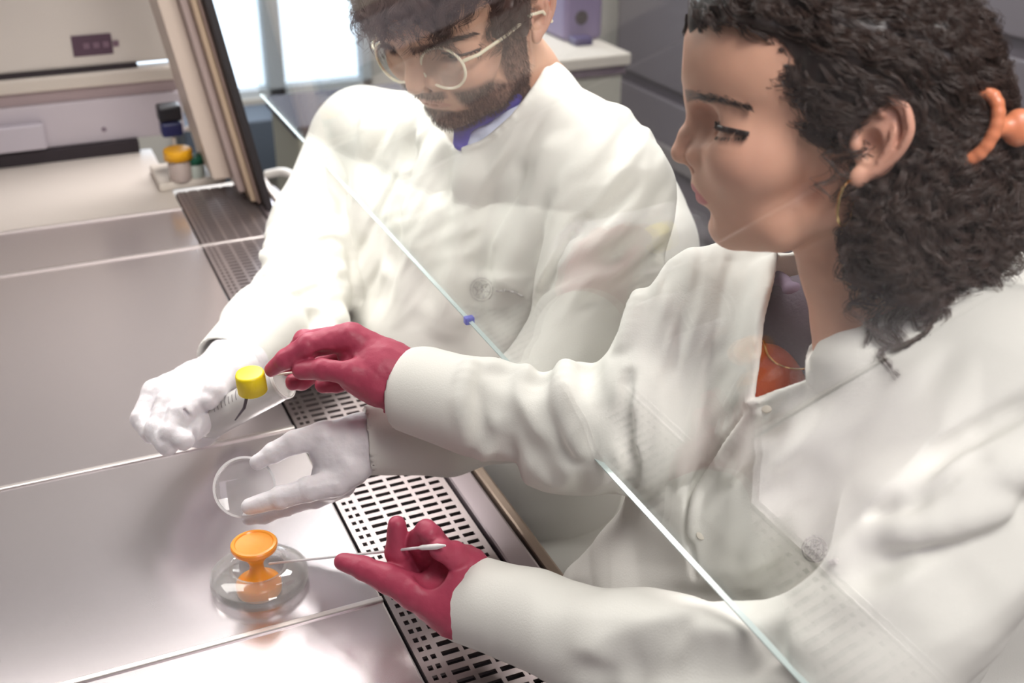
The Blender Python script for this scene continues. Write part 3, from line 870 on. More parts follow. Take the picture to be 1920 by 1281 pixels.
# neck opening
poly_sub(v, [(1452, 430), (1446, 520), (1426, 600), (1420, 660), (1406, 757), (1455, 738), (1519, 716), (1519, 668), (1534, 641), (1570, 624), (1620, 611), (1672, 592), (1738, 548), (1789, 500), (1821, 470), (1700, 300), (1480, 300)], 600, 935, 4)
for L, r_ in (([(1452, 470), (1446, 520), (1426, 600), (1420, 660), (1406, 757)], 3.0), ([(1406, 757), (1455, 738), (1519, 716)], 2.4),
              ([(1519, 716), (1519, 668), (1534, 641), (1570, 624), (1620, 611), (1672, 592), (1738, 548), (1789, 500), (1830, 470)], 3.2)):
    c = []
    for q in resample(L, 12):
        h = None
        for dx, dy in ((0, 0), (-6, 2), (-12, 4), (2, 10), (4, 16)):
            h = surf(v, q[0] + dx, q[1] + dy)
            if h is not None and -h[2] < 950: break
            h = None
        if h is not None:
            h = cp(q[0], q[1], -h[2] / 1000)
            c.append(h)
    # smooth the depth along the edge
    if len(c) > 3:
        c = np.array(c); kz = np.convolve(np.pad(c[:, 2], 3, mode='edge'), np.ones(7) / 7, 'valid')
        c = [p * (z / p[2]) for p, z in zip(c, kz)]
        v.chain(c, r_, 3, kin=1)
# cuffs
def cuff(v, a, b, r, depth=45):
    a = np.array(a); b = np.array(b); ax = (b - a) / np.linalg.norm(b - a)
    v.chain([a, b], [r, r], 6); v.cut(b, ax, 2) if False else None
    return ax
def open_sleeve(v, a, b, r0, r1, wall=3.0):
    """sleeve end: outer cone a->b, flat end at b, hollow inside"""
    a = np.array(a); b = np.array(b); ax = (b - a) / np.linalg.norm(b - a)
    v.chain([a, b], [r0, r1], 5)
    # flat end: remove a fat ball just past the end
    v.chain([b + ax * 31, b + ax * 60], [31 * 1.0 + 0, 60], 0, sub=True) if False else None
    X = v.ax[0][:, None, None]; Y = v.ax[1][None, :, None]; Z = v.ax[2][None, None, :]
    t = (X - b[0]) * ax[0] + (Y - b[1]) * ax[1] + (Z - b[2]) * ax[2]
    rad = np.sqrt(np.maximum((X - b[0]) ** 2 + (Y - b[1]) ** 2 + (Z - b[2]) ** 2 - t * t, 0))
    slab = np.maximum(np.maximum(-t, t - 90), rad - (max(r0, r1) + 40))
    v.comb(tuple(slice(0, n) for n in v.n), slab.astype(np.float32), 1.0, True)
    v.chain([b - ax * 40, b + ax * 4], [r1 - wall - 3, r1 - wall], 2, sub=True)
open_sleeve(v, cp(860, 755, 1.04), cp(764, 732, 1.065), 43, 38)
open_sleeve(v, cp(960, 1150, .955), cp(872, 1120, .985), 38, 37)
WC = v
V, F_ = v.mesh()
coat = meshobj('lab_coat', cam2w(V), F_, cloth, woman)
def emblem(v, name, parent, cx, cy, r, m, words=()):
    mb = MB()
    def on(x, y):
        h = surf(v, x, y)
        return None if h is None else h - h / np.linalg.norm(h) * 2.2
    def line(pts, w):
        c = [on(*q) for q in pts]; c = [q for q in c if q is not None]
        if len(c) > 1: mb.tube(cam2w(np.array(c)), w, 6)
    line([(cx + r * math.cos(a), cy + r * 1.05 * math.sin(a)) for a in np.linspace(0, 2 * math.pi, 30)], .0005)
    line([(cx + r * .78 * math.cos(a), cy + r * .8 * math.sin(a)) for a in np.linspace(0, 2 * math.pi, 30)], .0004)
    for k in range(6):
        a = k * math.pi / 3 + .3
        line([(cx + r * .72 * math.cos(a), cy + r * .75 * math.sin(a)), (cx + r * .35 * math.cos(a + .3), cy + r * .36 * math.sin(a + .3)), (cx + r * .72 * math.cos(a + 1.05), cy + r * .75 * math.sin(a + 1.05))], .0006)
    line([(cx - r * .3, cy), (cx + r * .3, cy)], .001); line([(cx, cy - r * .3), (cx, cy + r * .3)], .001)
    o = mb.build(name, m, parent); tag(o, 'printed grey round emblem')
    for (x0, y0, x1, y1, w) in words:
        mb = MB(); line([(x0, y0), ((x0 + x1) / 2, (y0 + y1) / 2), (x1, y1)], w)
        if mb.v: mb.build('print_mark', m, parent)
emblem(WC, 'emblem', coat, 1527, 1030, 23, print_grey, [(1556, 1056, 1568, 1052, .0018), (1560, 1050, 1566, 1058, .0014)])
for (x, y) in ((1437, 763), (1316, 1002)):
    h = surf(WC, x, y)
    if h is not None:
        n_ = -h / np.linalg.norm(h)
        MB().lathe([(0, 2.4), (3, 2.3), (4.4, 1.6), (4.6, 0), (4.2, -.8)], h, n_, 24)
        mb = MB(); mb.lathe([(.0001, .0016), (.003, .0015), (.0042, .001), (.0046, 0), (.004, -.002)], cam2w(h), CR @ n_, 24)
        mb.build('button', button_m, coat, True)
# V of the neck: dark shirt with a paler band, rust top, necklace
rust_m = mat('rust_knit', (.40, .07, .025), rough=.8, bump=.5, bscale=500)
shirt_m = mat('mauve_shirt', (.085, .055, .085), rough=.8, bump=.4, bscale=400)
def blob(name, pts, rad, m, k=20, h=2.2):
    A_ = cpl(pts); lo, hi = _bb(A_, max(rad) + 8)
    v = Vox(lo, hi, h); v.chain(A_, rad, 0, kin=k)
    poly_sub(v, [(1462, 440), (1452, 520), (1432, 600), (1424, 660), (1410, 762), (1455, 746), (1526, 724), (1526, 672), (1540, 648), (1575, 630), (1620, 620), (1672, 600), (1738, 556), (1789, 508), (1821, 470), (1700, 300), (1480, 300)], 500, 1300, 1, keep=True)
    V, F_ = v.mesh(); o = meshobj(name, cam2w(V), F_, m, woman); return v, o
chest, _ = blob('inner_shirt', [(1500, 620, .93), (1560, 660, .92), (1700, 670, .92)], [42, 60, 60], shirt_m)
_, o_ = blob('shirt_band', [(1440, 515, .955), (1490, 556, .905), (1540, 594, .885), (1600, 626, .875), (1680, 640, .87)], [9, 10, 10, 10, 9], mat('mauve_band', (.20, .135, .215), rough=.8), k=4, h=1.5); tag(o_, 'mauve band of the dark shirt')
_s = surf(WC, 1396, 772); _d = -_s[2] / 1000; print('V depth', _d)
top, _ = blob('top', [(1432, 726, _d + .036), (1470, 780, _d + .048), (1560, 850, _d + .05)], [34, 40, 44], rust_m)
mb = MB(); c = []
for q in resample([(1432, 640), (1440, 665), (1460, 684), (1490, 692), (1525, 690)], 6):
    a = surf(chest, *q); b = surf(top, *q); hs = [h for h in (a, b) if h is not None]
    if hs:
        h = max(hs, key=lambda h: h[2]); c.append(h - h / np.linalg.norm(h) * 1.5)
if len(c) > 2:
    mb.tube(cam2w(np.array(c)), .0009, 6); tag(mb.build('necklace', gold, woman, True), 'thin gold necklace')

# a few loose curls lying on the collar
crl = []
_r = np.random.RandomState(3)
for L in ([(1600, 596), (1618, 602), (1630, 620), (1624, 645)], [(1735, 530), (1752, 560), (1756, 595), (1735, 625), (1700, 645), (1660, 656), (1652, 664), (1668, 684), (1684, 706)],
          [(1690, 570), (1668, 600), (1672, 630), (1690, 640)], [(1650, 590), (1640, 610), (1655, 640), (1690, 650), (1672, 618), (1650, 622)], [(1780, 490), (1776, 530), (1786, 560), (1772, 566), (1770, 525)],
          [(1700, 560), (1728, 580), (1740, 606), (1722, 618), (1712, 590)], [(1800, 470), (1826, 486), (1822, 506), (1800, 492)]):
    q = []
    for p_ in resample(L, 6):
        h_ = surf(WC, *p_)
        if h_ is not None: q.append(h_ - h_ / np.linalg.norm(h_) * 2.5)
    if len(q) < 4: continue
    q = np.array(q)
    for k in range(26): crl.append(q + _r.randn(3) * [1.3, 1.3, .6] + np.cumsum(_r.randn(len(q), 3) * .12, 0))
hair_curves('loose_curls', crl, MATS['hair_strand'], hairo, .00022, .0001, cam2w)
# ---- man's coat
v = Vox((-430, -440, -1800), (260, 420, -980), 2.9)
v.chain(cpl([(688, 258, 1.67), (900, 330, 1.44), (1130, 350, 1.23)]), [76, 84, 70], 0, kin=30)
v.chain(cpl([(905, 420, 1.44), (860, 620, 1.53), (850, 850, 1.6), (860, 1050, 1.62)]), [112, 118, 118, 122], 50, kin=30)
v.chain(cpl([(770, 400, 1.56), (750, 600, 1.60)]), [88, 80], 40); v.chain(cpl([(1050, 450, 1.32), (1030, 700, 1.40), (1030, 900, 1.46)]), [80, 84, 90], 40)
v.chain(cpl([(1040, 240, 1.31), (1110, 290, 1.26)]), [52, 60], 30)
v.chain(cpl([(800, 255, 1.46), (900, 195, 1.42), (1010, 190, 1.34), (990, 260, 1.29), (900, 300, 1.32)]), [38, 44, 46, 42, 36], 20, kin=14)   # collar roll
# his right arm (far left)
v.chain(cpl([(672, 285, 1.675), (600, 430, 1.635), (562, 560, 1.50), (500, 620, 1.42), (462, 668, 1.36)]), [76, 70, 62, 54, 46], 10, kin=14)
v.chain(cpl([(600, 610, 1.46), (560, 660, 1.40)]), [36, 34], 24)
# his left arm, passing behind the woman's sleeve
v.chain(cpl([(1150, 370, 1.21), (1135, 520, 1.19), (1080, 680, 1.17), (960, 770, 1.15), (840, 812, 1.135)]), [68, 62, 58, 48, 42], 8, kin=14)
v.noise(4.0, 78, 41, stretch=(1, 1.7, 1)); v.noise(.8, 30, 42, stretch=(1, 2.2, 1))
drape(v, (-.55, -.85), 8.5, 22, 81, (640, 180, 1270, 620), 60)
drape(v, (-.55, -.85), 3.0, 10, 82, (640, 180, 1270, 620), 60)
drape(v, (-1, -.1), 7.0, 16, 83, (400, 380, 680, 720), 50, stretch=3)
drape(v, (-.7, -.7), 7.0, 16, 84, (1000, 300, 1280, 700), 50, stretch=5)
# creases
G = lambda *p, **k: fold(v, p, **k)
G((1110, 400), (1072, 440), (1050, 480), (1020, 540), (985, 600), r=6, depth=12, k=7)
G((1200, 330), (1130, 390), (1085, 430), r=10, depth=6, k=10)
G((1230, 420), (1150, 480), (1080, 500), (1020, 530), r=9, depth=6, k=10)
G((1240, 480), (1170, 540), (1090, 570), r=9, depth=5, k=10)
G((640, 350), (650, 420), (665, 500), (672, 560), r=7, depth=9, k=8)
G((600, 300), (620, 340), (650, 380), r=8, depth=5, k=9)
for a in (((760, 280), (740, 380), (720, 480)), ((820, 300), (830, 420), (800, 560)), ((960, 330), (900, 440), (860, 560)), ((1000, 330), (960, 460), (930, 600))):
    fold(v, a, r=15, depth=1.8, k=22)
for a in (((700, 220), (690, 320), (690, 420)), ((890, 330), (870, 460), (840, 600)), ((1040, 300), (1000, 420), (960, 520))):
    fold(v, a, r=16, depth=2.0, k=24, ridge=True)
for a in (((470, 560), (530, 570), (600, 540)), ((455, 610), (520, 620), (590, 600)), ((520, 450), (570, 470), (630, 450)), ((410, 610), (440, 660), (500, 690)), ((480, 520), (540, 510), (620, 500)), ((600, 590), (560, 640), (520, 680))):
    fold(v, a, r=9, depth=5, k=10)
for a in (((440, 590), (500, 595), (560, 580)), ((500, 480), (560, 490), (620, 470))):
    fold(v, a, r=10, depth=5, k=12, ridge=True)

poly_sub(v, [(700, 60), (850, 272), (866, 276), (905, 262), (960, 215), (1015, 140), (1028, 90), (1000, 0), (760, 0)], 900, 1370, 5)
c = []
for q in resample([(866, 278), (905, 264), (960, 217), (1015, 142), (1030, 92)], 10):
    h = None
    for dx, dy in ((4, 4), (10, 8), (18, 12)):
        h = surf(v, q[0] + dx, q[1] + dy)
        if h is not None and -h[2] < 1400: break
    if h is not None: c.append(cp(q[0] + 2, q[1] + 2, -h[2] / 1000))
if len(c) > 3: v.chain(c, 3.2, 3, kin=1)
open_sleeve(v, cp(500, 620, 1.39), cp(428, 692, 1.325), 50, 43)
open_sleeve(v, cp(840, 812, 1.135), cp(686, 826, 1.12), 42, 34)
MC = v
V, F_ = v.mesh()
coat2 = meshobj('lab_coat', cam2w(V), F_, cloth, man)
emblem(MC, 'emblem', coat2, 903, 543, 21, mat('print_pale', (.50, .485, .48), rough=.8), [(930, 545, 942, 546, .0012), (946, 544, 956, 545, .0016), (958, 546, 968, 550, .0012), (970, 551, 980, 556, .0012)])
# shirt under his coat: blue collar with a paler inner edge
v = Vox((-120, 140, -1420), (80, 380, -1200), 2.0)
v.chain(cpl([(864, 268, 1.29), (868, 236, 1.28), (905, 210, 1.272), (955, 178, 1.285), (1010, 112, 1.32)]), [9, 10, 13, 14, 12], 0, kin=4, flat=((0, 0, 1), .6))
V, F_ = v.mesh(); meshobj('shirt_collar', cam2w(V), F_, mat('blue_shirt', (.09, .07, .42), rough=.7, bump=.4, bscale=400), man)
v = Vox((-120, 100, -1420), (100, 350, -1200), 2.0)
v.chain(cpl([(888, 262, 1.29), (912, 240, 1.285), (960, 210, 1.29), (1005, 165, 1.31)]), [10, 13, 14, 11], 0, kin=4, flat=((0, 0, 1), .5))
V, F_ = v.mesh(); meshobj('undershirt', cam2w(V), F_, mat('pale_blue', (.62, .66, .80), rough=.8), man)
# ------------------------------------------------------------------ gloved hands
red_glove = mat('crimson_nitrile', (.42, .055, .105), rough=.50, bump=.25, bscale=260, bdist=.0012, spec=.45, sss=.05)
white_glove = mat('white_latex', (.74, .71, .74), rough=.42, bump=.35, bscale=170, bdist=.0016, spec=.4, sss=.08)

def hand(name, parent, m, palm, fingers, label, extra=None, h=1.15, wr=None, noise_=(.7, 14)):
    allp = [cp(*q[:3]) for ch in palm for q in ch] + [cp(*q[:3]) for ch in fingers for q in ch]
    lo, hi = _bb(allp, 42)
    v = Vox(lo, hi, h)
    for i, ch in enumerate(palm):
        v.chain([cp(*q[:3]) for q in ch], [q[3] for q in ch], 0 if i == 0 else 12, kin=8)
    for ch in fingers:
        v2 = [cp(*q[:3]) for q in ch]
        v.chain(v2, [q[3] for q in ch], 3.2, kin=1.5)
        # knuckle fullness and joint creases
        for j in range(1, len(v2) - 1):
            v.ell(v2[j], ch[j][3] * 1.05, 2)
    if extra: extra(v)
    v.noise(noise_[0], noise_[1], 61); v.noise(.35, 5, 62)
    V, F_ = v.mesh()
    o = meshobj(name, cam2w(V), F_, m, parent)
    tag(o, label)
    return v, o

# her right hand: index and thumb hold the stick beside the yellow cap
def ex(v):
    v.chain(cpl([(776, 664, 1.052), (782, 700, 1.03), (764, 740, 1.03), (722, 772, 1.055)]), 2.2, 1.5, kin=1)
    v.chain(cpl([(600, 668, 1.05), (650, 672, 1.04)]), [4, 5], 4, sub=True)
h1, o1 = hand('glove', woman, red_glove,
     [[(790, 722, 1.062, 27), (748, 712, 1.062, 28.5), (715, 695, 1.06, 28)],
      [(715, 690, 1.062, 26), (668, 655, 1.066, 19)], [(700, 715, 1.052, 20), (665, 706, 1.05, 16)]],
     [[(690, 655, 1.06, 17), (656, 633, 1.055, 14), (578, 648, 1.055, 11), (536, 674, 1.06, 9.2), (509, 693, 1.07, 6.8)],
      [(690, 650, 1.085, 15), (640, 636, 1.085, 13), (572, 640, 1.10, 10.5), (548, 668, 1.11, 9), (540, 690, 1.10, 8)],
      [(700, 670, 1.10, 15), (655, 668, 1.11, 12), (600, 690, 1.12, 10.5), (566, 712, 1.10, 9.5), (551, 716, 1.09, 8.2)],
      [(710, 690, 1.10, 14), (670, 705, 1.11, 11), (630, 718, 1.10, 9.5), (605, 722, 1.09, 8)],
      [(712, 722, 1.048, 17), (660, 698, 1.04, 12.5), (607, 692, 1.045, 10.8), (566, 694, 1.055, 8.8)]],
     'crimson glove pinching a thin stick', ex)
# her left hand, palm up
def ex(v):
    v.ell(cp(808, 1072, .965), (15, 15, 12), 5, sub=True)
h2, o2 = hand('glove', woman, red_glove,
     [[(905, 1128, .98, 33), (870, 1112, .98, 32), (835, 1110, .985, 25)],
      [(868, 1060, .985, 18), (845, 1050, .99, 16)], [(850, 1140, .975, 25), (812, 1122, .975, 19)]],
     [[(830, 1135, .97, 20), (780, 1110, .97, 15.5), (728, 1086, .975, 12.2), (680, 1065, .98, 10), (643, 1053, .985, 7.6)],
      [(800, 1110, .99, 13), (762, 1082, .995, 11.5), (746, 1035, .985, 10.2), (744, 984, .975, 8)],
      [(850, 1075, .995, 13), (808, 1062, 1.0, 11.5), (786, 1015, .98, 10.4), (799, 993, .965, 8.6)],
      [(862, 1065, .985, 14), (838, 1040, .985, 10.5), (812, 1008, .965, 9), (806, 1000, .96, 8)],
      [(876, 1062, .98, 17), (850, 1042, .965, 12), (826, 1030, .955, 9.5)]],
     'upturned crimson glove', ex)
# his right hand closed round the tube
def ex(v):
    for a in (((345, 770, 1.145), (370, 800, 1.145), (362, 830, 1.15)), ((330, 755, 1.145), (300, 770, 1.14))):
        v.chain(cpl(a), 2.2, 4, sub=True)
h3, o3 = hand('glove', man, white_glove,
     [[(470, 664, 1.355, 37), (440, 690, 1.32, 36), (415, 715, 1.295, 34), (375, 740, 1.26, 36)], [(375, 735, 1.25, 34), (325, 745, 1.225, 27)],
      [(372, 790, 1.24, 28), (350, 775, 1.22, 28)]],
     [[(350, 715, 1.215, 16), (292, 738, 1.195, 14.5), (270, 785, 1.18, 13), (284, 812, 1.165, 11)],
      [(365, 725, 1.19, 16), (318, 757, 1.17, 14.5), (296, 806, 1.155, 13), (314, 834, 1.145, 11)],
      [(375, 750, 1.17, 15), (342, 775, 1.155, 13.5), (322, 812, 1.145, 12), (345, 826, 1.14, 10.5)],
      [(390, 780, 1.18, 14), (372, 795, 1.165, 12.5), (352, 818, 1.15, 10.5)],
      [(452, 690, 1.27, 20), (425, 702, 1.20, 14.5), (402, 735, 1.165, 11.5), (392, 750, 1.16, 10)]],
     'white glove closed around a clear tube', ex, noise_=(.8, 18))
# his left hand with the dish
h4, o4 = hand('glove', man, white_glove,
     [[(720, 828, 1.125, 27), (680, 832, 1.12, 28.5), (640, 845, 1.115, 27)], [(640, 840, 1.115, 24), (612, 835, 1.112, 17)],
      [(650, 880, 1.105, 20), (615, 905, 1.108, 18)]],
     [[(650, 815, 1.115, 15), (606, 816, 1.105, 13), (552, 830, 1.10, 11.2), (512, 850, 1.10, 9.6), (484, 866, 1.10, 8)],
      [(655, 880, 1.10, 17), (630, 905, 1.095, 13), (578, 918, 1.085, 11.5), (525, 934, 1.085, 10.5), (468, 950, 1.088, 8.4)],
      [(640, 905, 1.12, 15), (590, 930, 1.115, 12), (538, 948, 1.12, 10.2), (492, 966, 1.125, 8.8), (468, 972, 1.125, 7.8)],
      [(640, 900, 1.13, 14), (585, 920, 1.135, 11), (540, 935, 1.14, 9), (505, 950, 1.14, 8)]],
     'white glove holding a small dish')
# ------------------------------------------------------------------ safety cabinet
def steel_mat():
    m = bpy.data.materials.new('brushed_steel'); m.use_nodes = True; nt = m.node_tree; b = nt.nodes['Principled BSDF']
    b.inputs['Metallic'].default_value = .84; b.inputs['Base Color'].default_value = (.72, .67, .69, 1)
    b.inputs['Roughness'].default_value = .27
    tc = nt.nodes.new('ShaderNodeTexCoord'); mp = nt.nodes.new('ShaderNodeMapping'); mp.inputs['Scale'].default_value = (6, 500, 6)
    n = nt.nodes.new('ShaderNodeTexNoise'); n.inputs['Scale'].default_value = 3; n.inputs['Detail'].default_value = 3
    nt.links.new(tc.outputs['Object'], mp.inputs[0]); nt.links.new(mp.outputs[0], n.inputs['Vector'])
    r = nt.nodes.new('ShaderNodeMapRange'); r.inputs[3].default_value = .20; r.inputs[4].default_value = .24
    nt.links.new(n.outputs[0], r.inputs[0]); nt.links.new(r.outputs[0], b.inputs['Roughness'])
    bp = nt.nodes.new('ShaderNodeBump'); bp.inputs['Strength'].default_value = .006; bp.inputs['Distance'].default_value = .0005
    nt.links.new(n.outputs[0], bp.inputs['Height']); nt.links.new(bp.outputs[0], b.inputs['Normal'])
    MATS['steel'] = m; return m
steel = steel_mat()
steel_edge = mat('bright_steel', (.70, .65, .63), rough=.38, metal=.85)
rear_m = mat('rear_steel', (.11, .10, .105), rough=.5, metal=.5)
tag(MB().box((-.46, -.45, TZ - .09), (-.43, 2.40, TZ + 1.0)).box((-.43, -.45, TZ + .95), (.23, 2.40, TZ + 1.0)).build('unseen_hood', rear_m, None, bevel=.003), 'unseen dark steel rear wall and hood of the cabinet, added to shade the trays', 'cabinet')  # out of view; added and kept dark to dim trays and sash reflections
dark_gap = mat('dark_gap', (.03, .022, .028), rough=.8)
cream = mat('cream_enamel', (.62, .56, .50), rough=.5)
cream2 = mat('cream_panel', (.68, .63, .58), rough=.55, mix=(.64, .59, .55), mscale=3)
lilac = mat('lilac_panel', (.54, .49, .54), rough=.5)
brown_rail = mat('brown_rail', (.30, .21, .18), rough=.45)
black_rubber = mat('black_rubber', (.018, .014, .016), rough=.6)

# removable work trays, seam to seam; raised folded rims
seams = [-.45, .03, .43, .83, 1.168, 1.785, 1.975, 2.36]
T = TZ
trays = []
for i in range(len(seams) - 1):
    a, b = seams[i] + .0012, seams[i + 1] - .0012
    mb = MB(); mb.box((-.42, a, T - .022), (.2285, b, T))
    t = mb.build('work_tray', steel if i < 6 else mat('cream_tray', (.66, .60, .55), rough=.35), None, bevel=.0022)
    nm = {0: 'brushed steel work tray nearest the side of the cabinet', 1: 'brushed steel work tray under the lower left of the frame', 2: 'brushed steel work tray in front of the orange spool',
          3: 'brushed steel work tray carrying the orange spool', 4: 'brushed steel work tray under the white gloved hands', 5: 'wide brushed steel work tray beyond the white gloved fist', 6: 'cream work surface at the far end beyond the steel trays'}[i]
    tag(t, nm if i != 5 else nm, 'tray', 'work trays of the cabinet')
for i, sy in enumerate(seams[1:-1]):
    mb = MB(); mb.box((-.42, sy - .0034, T - .004), (.2285 if i != 4 else .345, sy + .0034, T + .0022))
    s_ = mb.build('seam_strip', steel_edge, None, bevel=.001)
    tag(s_, ['bright seam strip between trays nearest the camera side', 'bright seam strip under the sleeve corner', 'bright seam strip in front of the orange spool', 'bright seam strip between white dish and white fist',
             'bright seam strip running to the far slots', 'faint bright seam strip nearest the far wall'][i], 'strip', 'seam strips between the trays')

# front grille: slotted plate
def grille():
    mb = MB(); z1 = T; z0 = T - .003
    x0, x1 = .231, .352
    pitch = .0128; cols = [(.236, .2405), (.2435, .248)]  # narrow columns at the inner lip
    wide = [(.2535, .2695), (.2735, .2895), (.2935, .3095), (.3135, .3295), (.3335, .3455)]
    allc = cols + wide
    y0, y1 = .36, 2.07
    n = int((y1 - y0) / pitch)
    y1 = y0 + n * pitch
    # ribs along y between columns
    xs = [x0] + [e for c in allc for e in c] + [x1]
    for k in range(0, len(xs), 2): mb.box((xs[k], y0, z0), (xs[k + 1], y1, z1))
    for c in allc:
        for j in range(n + 1):
            yy = y0 + j * pitch
            mb.box((c[0], yy - .0022, z0), (c[1], yy + .0046, z1))
    return mb
g = thing('front_grille', (.29, 1.2, T), 'perforated steel air grille along the front of the cabinet', 'grille')
gm = grille(); gp_ = gm.build('slotted_plate', mat('grille_steel', (.38, .325, .325), rough=.36, metal=.8), g)
mb = MB(); mb.box((.231, .36, T - .075), (.352, 2.07, T - .07)); mb.box((.231, .36, T - .07), (.232, 2.07, T - .004)); mb.box((.351, .36, T - .07), (.352, 2.07, T - .004))
mb.build('air_channel', dark_gap, g)
# front rail: lip, bright bar and brown outer bar
r = thing('front_rail', (.37, 1.2, T), 'steel front rail of the cabinet beside the grille', 'rail')
MB().box((.3525, .1, T - .03), (.3560, 2.12, T - .006)).build('gap_seal', dark_gap, r)
MB().box((.3562, .1, T - .03), (.384, 2.12, T + .001)).build('armrest_plate', mat('lilac_steel', (.50, .43, .46), rough=.28, metal=.8), r, bevel=.003)
MB().box((.3845, .1, T - .05), (.389, 2.12, T - .010)).build('shadow_gap', dark_gap, r)
MB().box((.3892, .1, T - .07), (.402, 2.12, T - .002)).build('outer_bar', mat('bronze_bar', (.42, .33, .27), rough=.35, metal=.7), r, bevel=.003)
MB().box((.4022, .1, T - .16), (.41, 2.12, T - .02)).build('front_skirt', mat('skirt', (.30, .26, .29), rough=.5), r, bevel=.002)

# cabinet base
base = tag(MB().box((-.42, -.45, T - .15), (.40, 2.36, T - .09)).build('safety_cabinet', cream, None, bevel=.01), 'cream base housing under the work trays', 'cabinet')
for lx in (-.30, .2):
    for ly in (-.30, 2.1): MB().box((lx, ly, .0), (lx + .08, ly + .08, T - .151)).build('leg', cream, base)

# far side wall panel with its recess, slots and plate
sw = thing('end_panel', (0, 2.38, T), 'cream inner side panel at the far end of the cabinet', 'cabinet')
Yw = 2.36
MB().box((-.42, Yw, T + .172), (.30, Yw + .04, T + .75)).build('upper_panel', cream2, sw, bevel=.006)
MB().box((-.42, Yw - .012, T + .135), (.30, Yw + .03, T + .164)).build('ledge', cream, sw, bevel=.006)
MB().box((-.42, Yw + .004, T + .110), (.30, Yw + .03, T + .135)).build('recess', mat('mauve_recess', (.36, .28, .29), rough=.6), sw)
MB().box((-.42, Yw - .004, T + .024), (.30, Yw + .03, T + .110)).build('lower_panel', lilac, sw, bevel=.004)
MB().box((-.42, Yw - .030, T + .030), (.035, Yw - .004, T + .080)).build('step_panel', mat('pale_lilac', (.50, .46, .52), rough=.5), sw, bevel=.004)
MB().box((-.42, Yw - .020, T + .000), (.205, Yw + .02, T + .024)).build('dark_slot', dark_gap, sw)
MB().box((-.42, Yw - .006, T + .1645), (.225, Yw + .01, T + .1725)).build('dark_slot', dark_gap, sw)
p = Py(65 * 3 // 1, 243, Yw - .004)
MB().lathe([(0.0001, .003), (.004, .003), (.005, 0)], Py(195, 243, Yw - .004), (0, -1, 0), 16).build('screw', mat('screw', (.25, .2, .25), rough=.4, metal=.6), sw, True)
a = Py(132, 68, Yw); b = Py(213, 100, Yw)
MB().box((a[0], Yw - .003, b[2]), (b[0], Yw + .001, a[2])).build('plate', mat('plate_purple', (.09, .045, .075), rough=.5), sw)
mb = MB()
for k in range(4):
    x_ = a[0] + .02 + k * .018; mb.box((x_, Yw - .0036, (a[2] + b[2]) / 2 - .006), (x_ + .011, Yw - .0028, (a[2] + b[2]) / 2 + .005))
mb.build('plate_print', mat('plate_print', (.2, .12, .17), rough=.5), sw)
# panel end standing between wall and post
# front post of the cabinet, slanted like the sash
SA = math.radians(10)
def slant(x0, x1, y0, y1, z0, z1):
    k = math.tan(SA)
    f = lambda x, z: x - (z - T) * k
    V = [(f(x, z), y, z) for x in (x0, x1) for y in (y0, y1) for z in (z0, z1)]
    return V, [(0, 1, 3, 2), (4, 6, 7, 5), (0, 4, 5, 1), (2, 3, 7, 6), (0, 2, 6, 4), (1, 5, 7, 3)]
post = thing('cabinet_post', (.34, 2.0, T), 'slanted beige corner post at the far end of the glass sash', 'post')
for nm, x0, x1, y0, y1, m_, z0 in (('face', .298, .330, 2.0, 2.16, mat('beige_post', (.60, .50, .43), rough=.35), .035), ('ridge', .3305, .343, 1.96, 2.16, mat('mauve_ridge', (.42, .33, .31), rough=.4), .02),
                              ('channel', .3435, .353, 1.93, 2.16, mat('tan_ridge', (.46, .34, .24), rough=.35), .01), ('channel', .3535, .360, 1.93, 2.16, brown_rail, .005), ('gasket', .3605, .374, 1.90, 2.16, black_rubber, .0)):
    mb = MB(); mb.add(*slant(x0, x1, y0, y1, T + z0, T + .75)); mb.build(nm, m_, post, bevel=.003)
# glass sash: pane with a polished lower edge
sash_z = T + .20; SX = .372
up_ = np.array([-math.sin(SA), 0, math.cos(SA)]); nn = np.array([math.cos(SA), 0, math.sin(SA)])
A0 = np.array([SX, .12, sash_z]); 
sash = thing('glass_sash', (SX, 1.0, sash_z), 'sloping clear front glass between the trays and both people', 'glass')
L1 = np.array([0, 1.80, 0])
mb = MB()
V = []
for d_ in (0, .004):
    for (yy, hh) in ((0, 0), (1, 0), (1, .60), (0, .60)):
        V.append(A0 + L1 * yy + up_ * hh + nn * d_)
F4 = [(0, 1, 2, 3), (7, 6, 5, 4), (1, 5, 6, 2), (2, 6, 7, 3), (0, 3, 7, 4)]
mb.add(V, F4); mb.build('pane', thin_glass('sash_glass', (.975, .985, .98), refl=.55, haze=.004), sash)
mb = MB(); mb.prism([A0 - up_ * .0013, A0, A0 + nn * .004, A0 + nn * .004 - up_ * .0013], np.zeros(3), L1)
mb.build('polished_edge', mat('glass_edge', (.52, .62, .61), rough=.2, spec=.6), sash)
h_ = w2cam([[0, 0, 0]])
e0 = A0 + L1 * 1.0
c = atp = None
mb = MB(); q0 = Pz(874, 598, .202); y_ = q0[1]; pc = A0 + np.array([0, y_ - .12, 0])
mb.box(pc + [-.003, -.004, -.004], pc + [.007, .004, .004])
mb.build('edge_clip', mat('blue_clip', (.16, .17, .55), rough=.4), sash, bevel=.0015)
# ------------------------------------------------------------------ things on and above the work surface
yellow = mat('yellow_cap', (.98, .76, .01), rough=.4, sss=.1)
orange = mat('orange_plastic', (.96, .36, .04), rough=.28, sss=.7)
clear = thin_glass('clear_plastic', (.97, .97, .975), refl=1.2, haze=.12)
clear2 = thin_glass('clear_tube', (.88, .86, .86), refl=1.6, haze=.35)

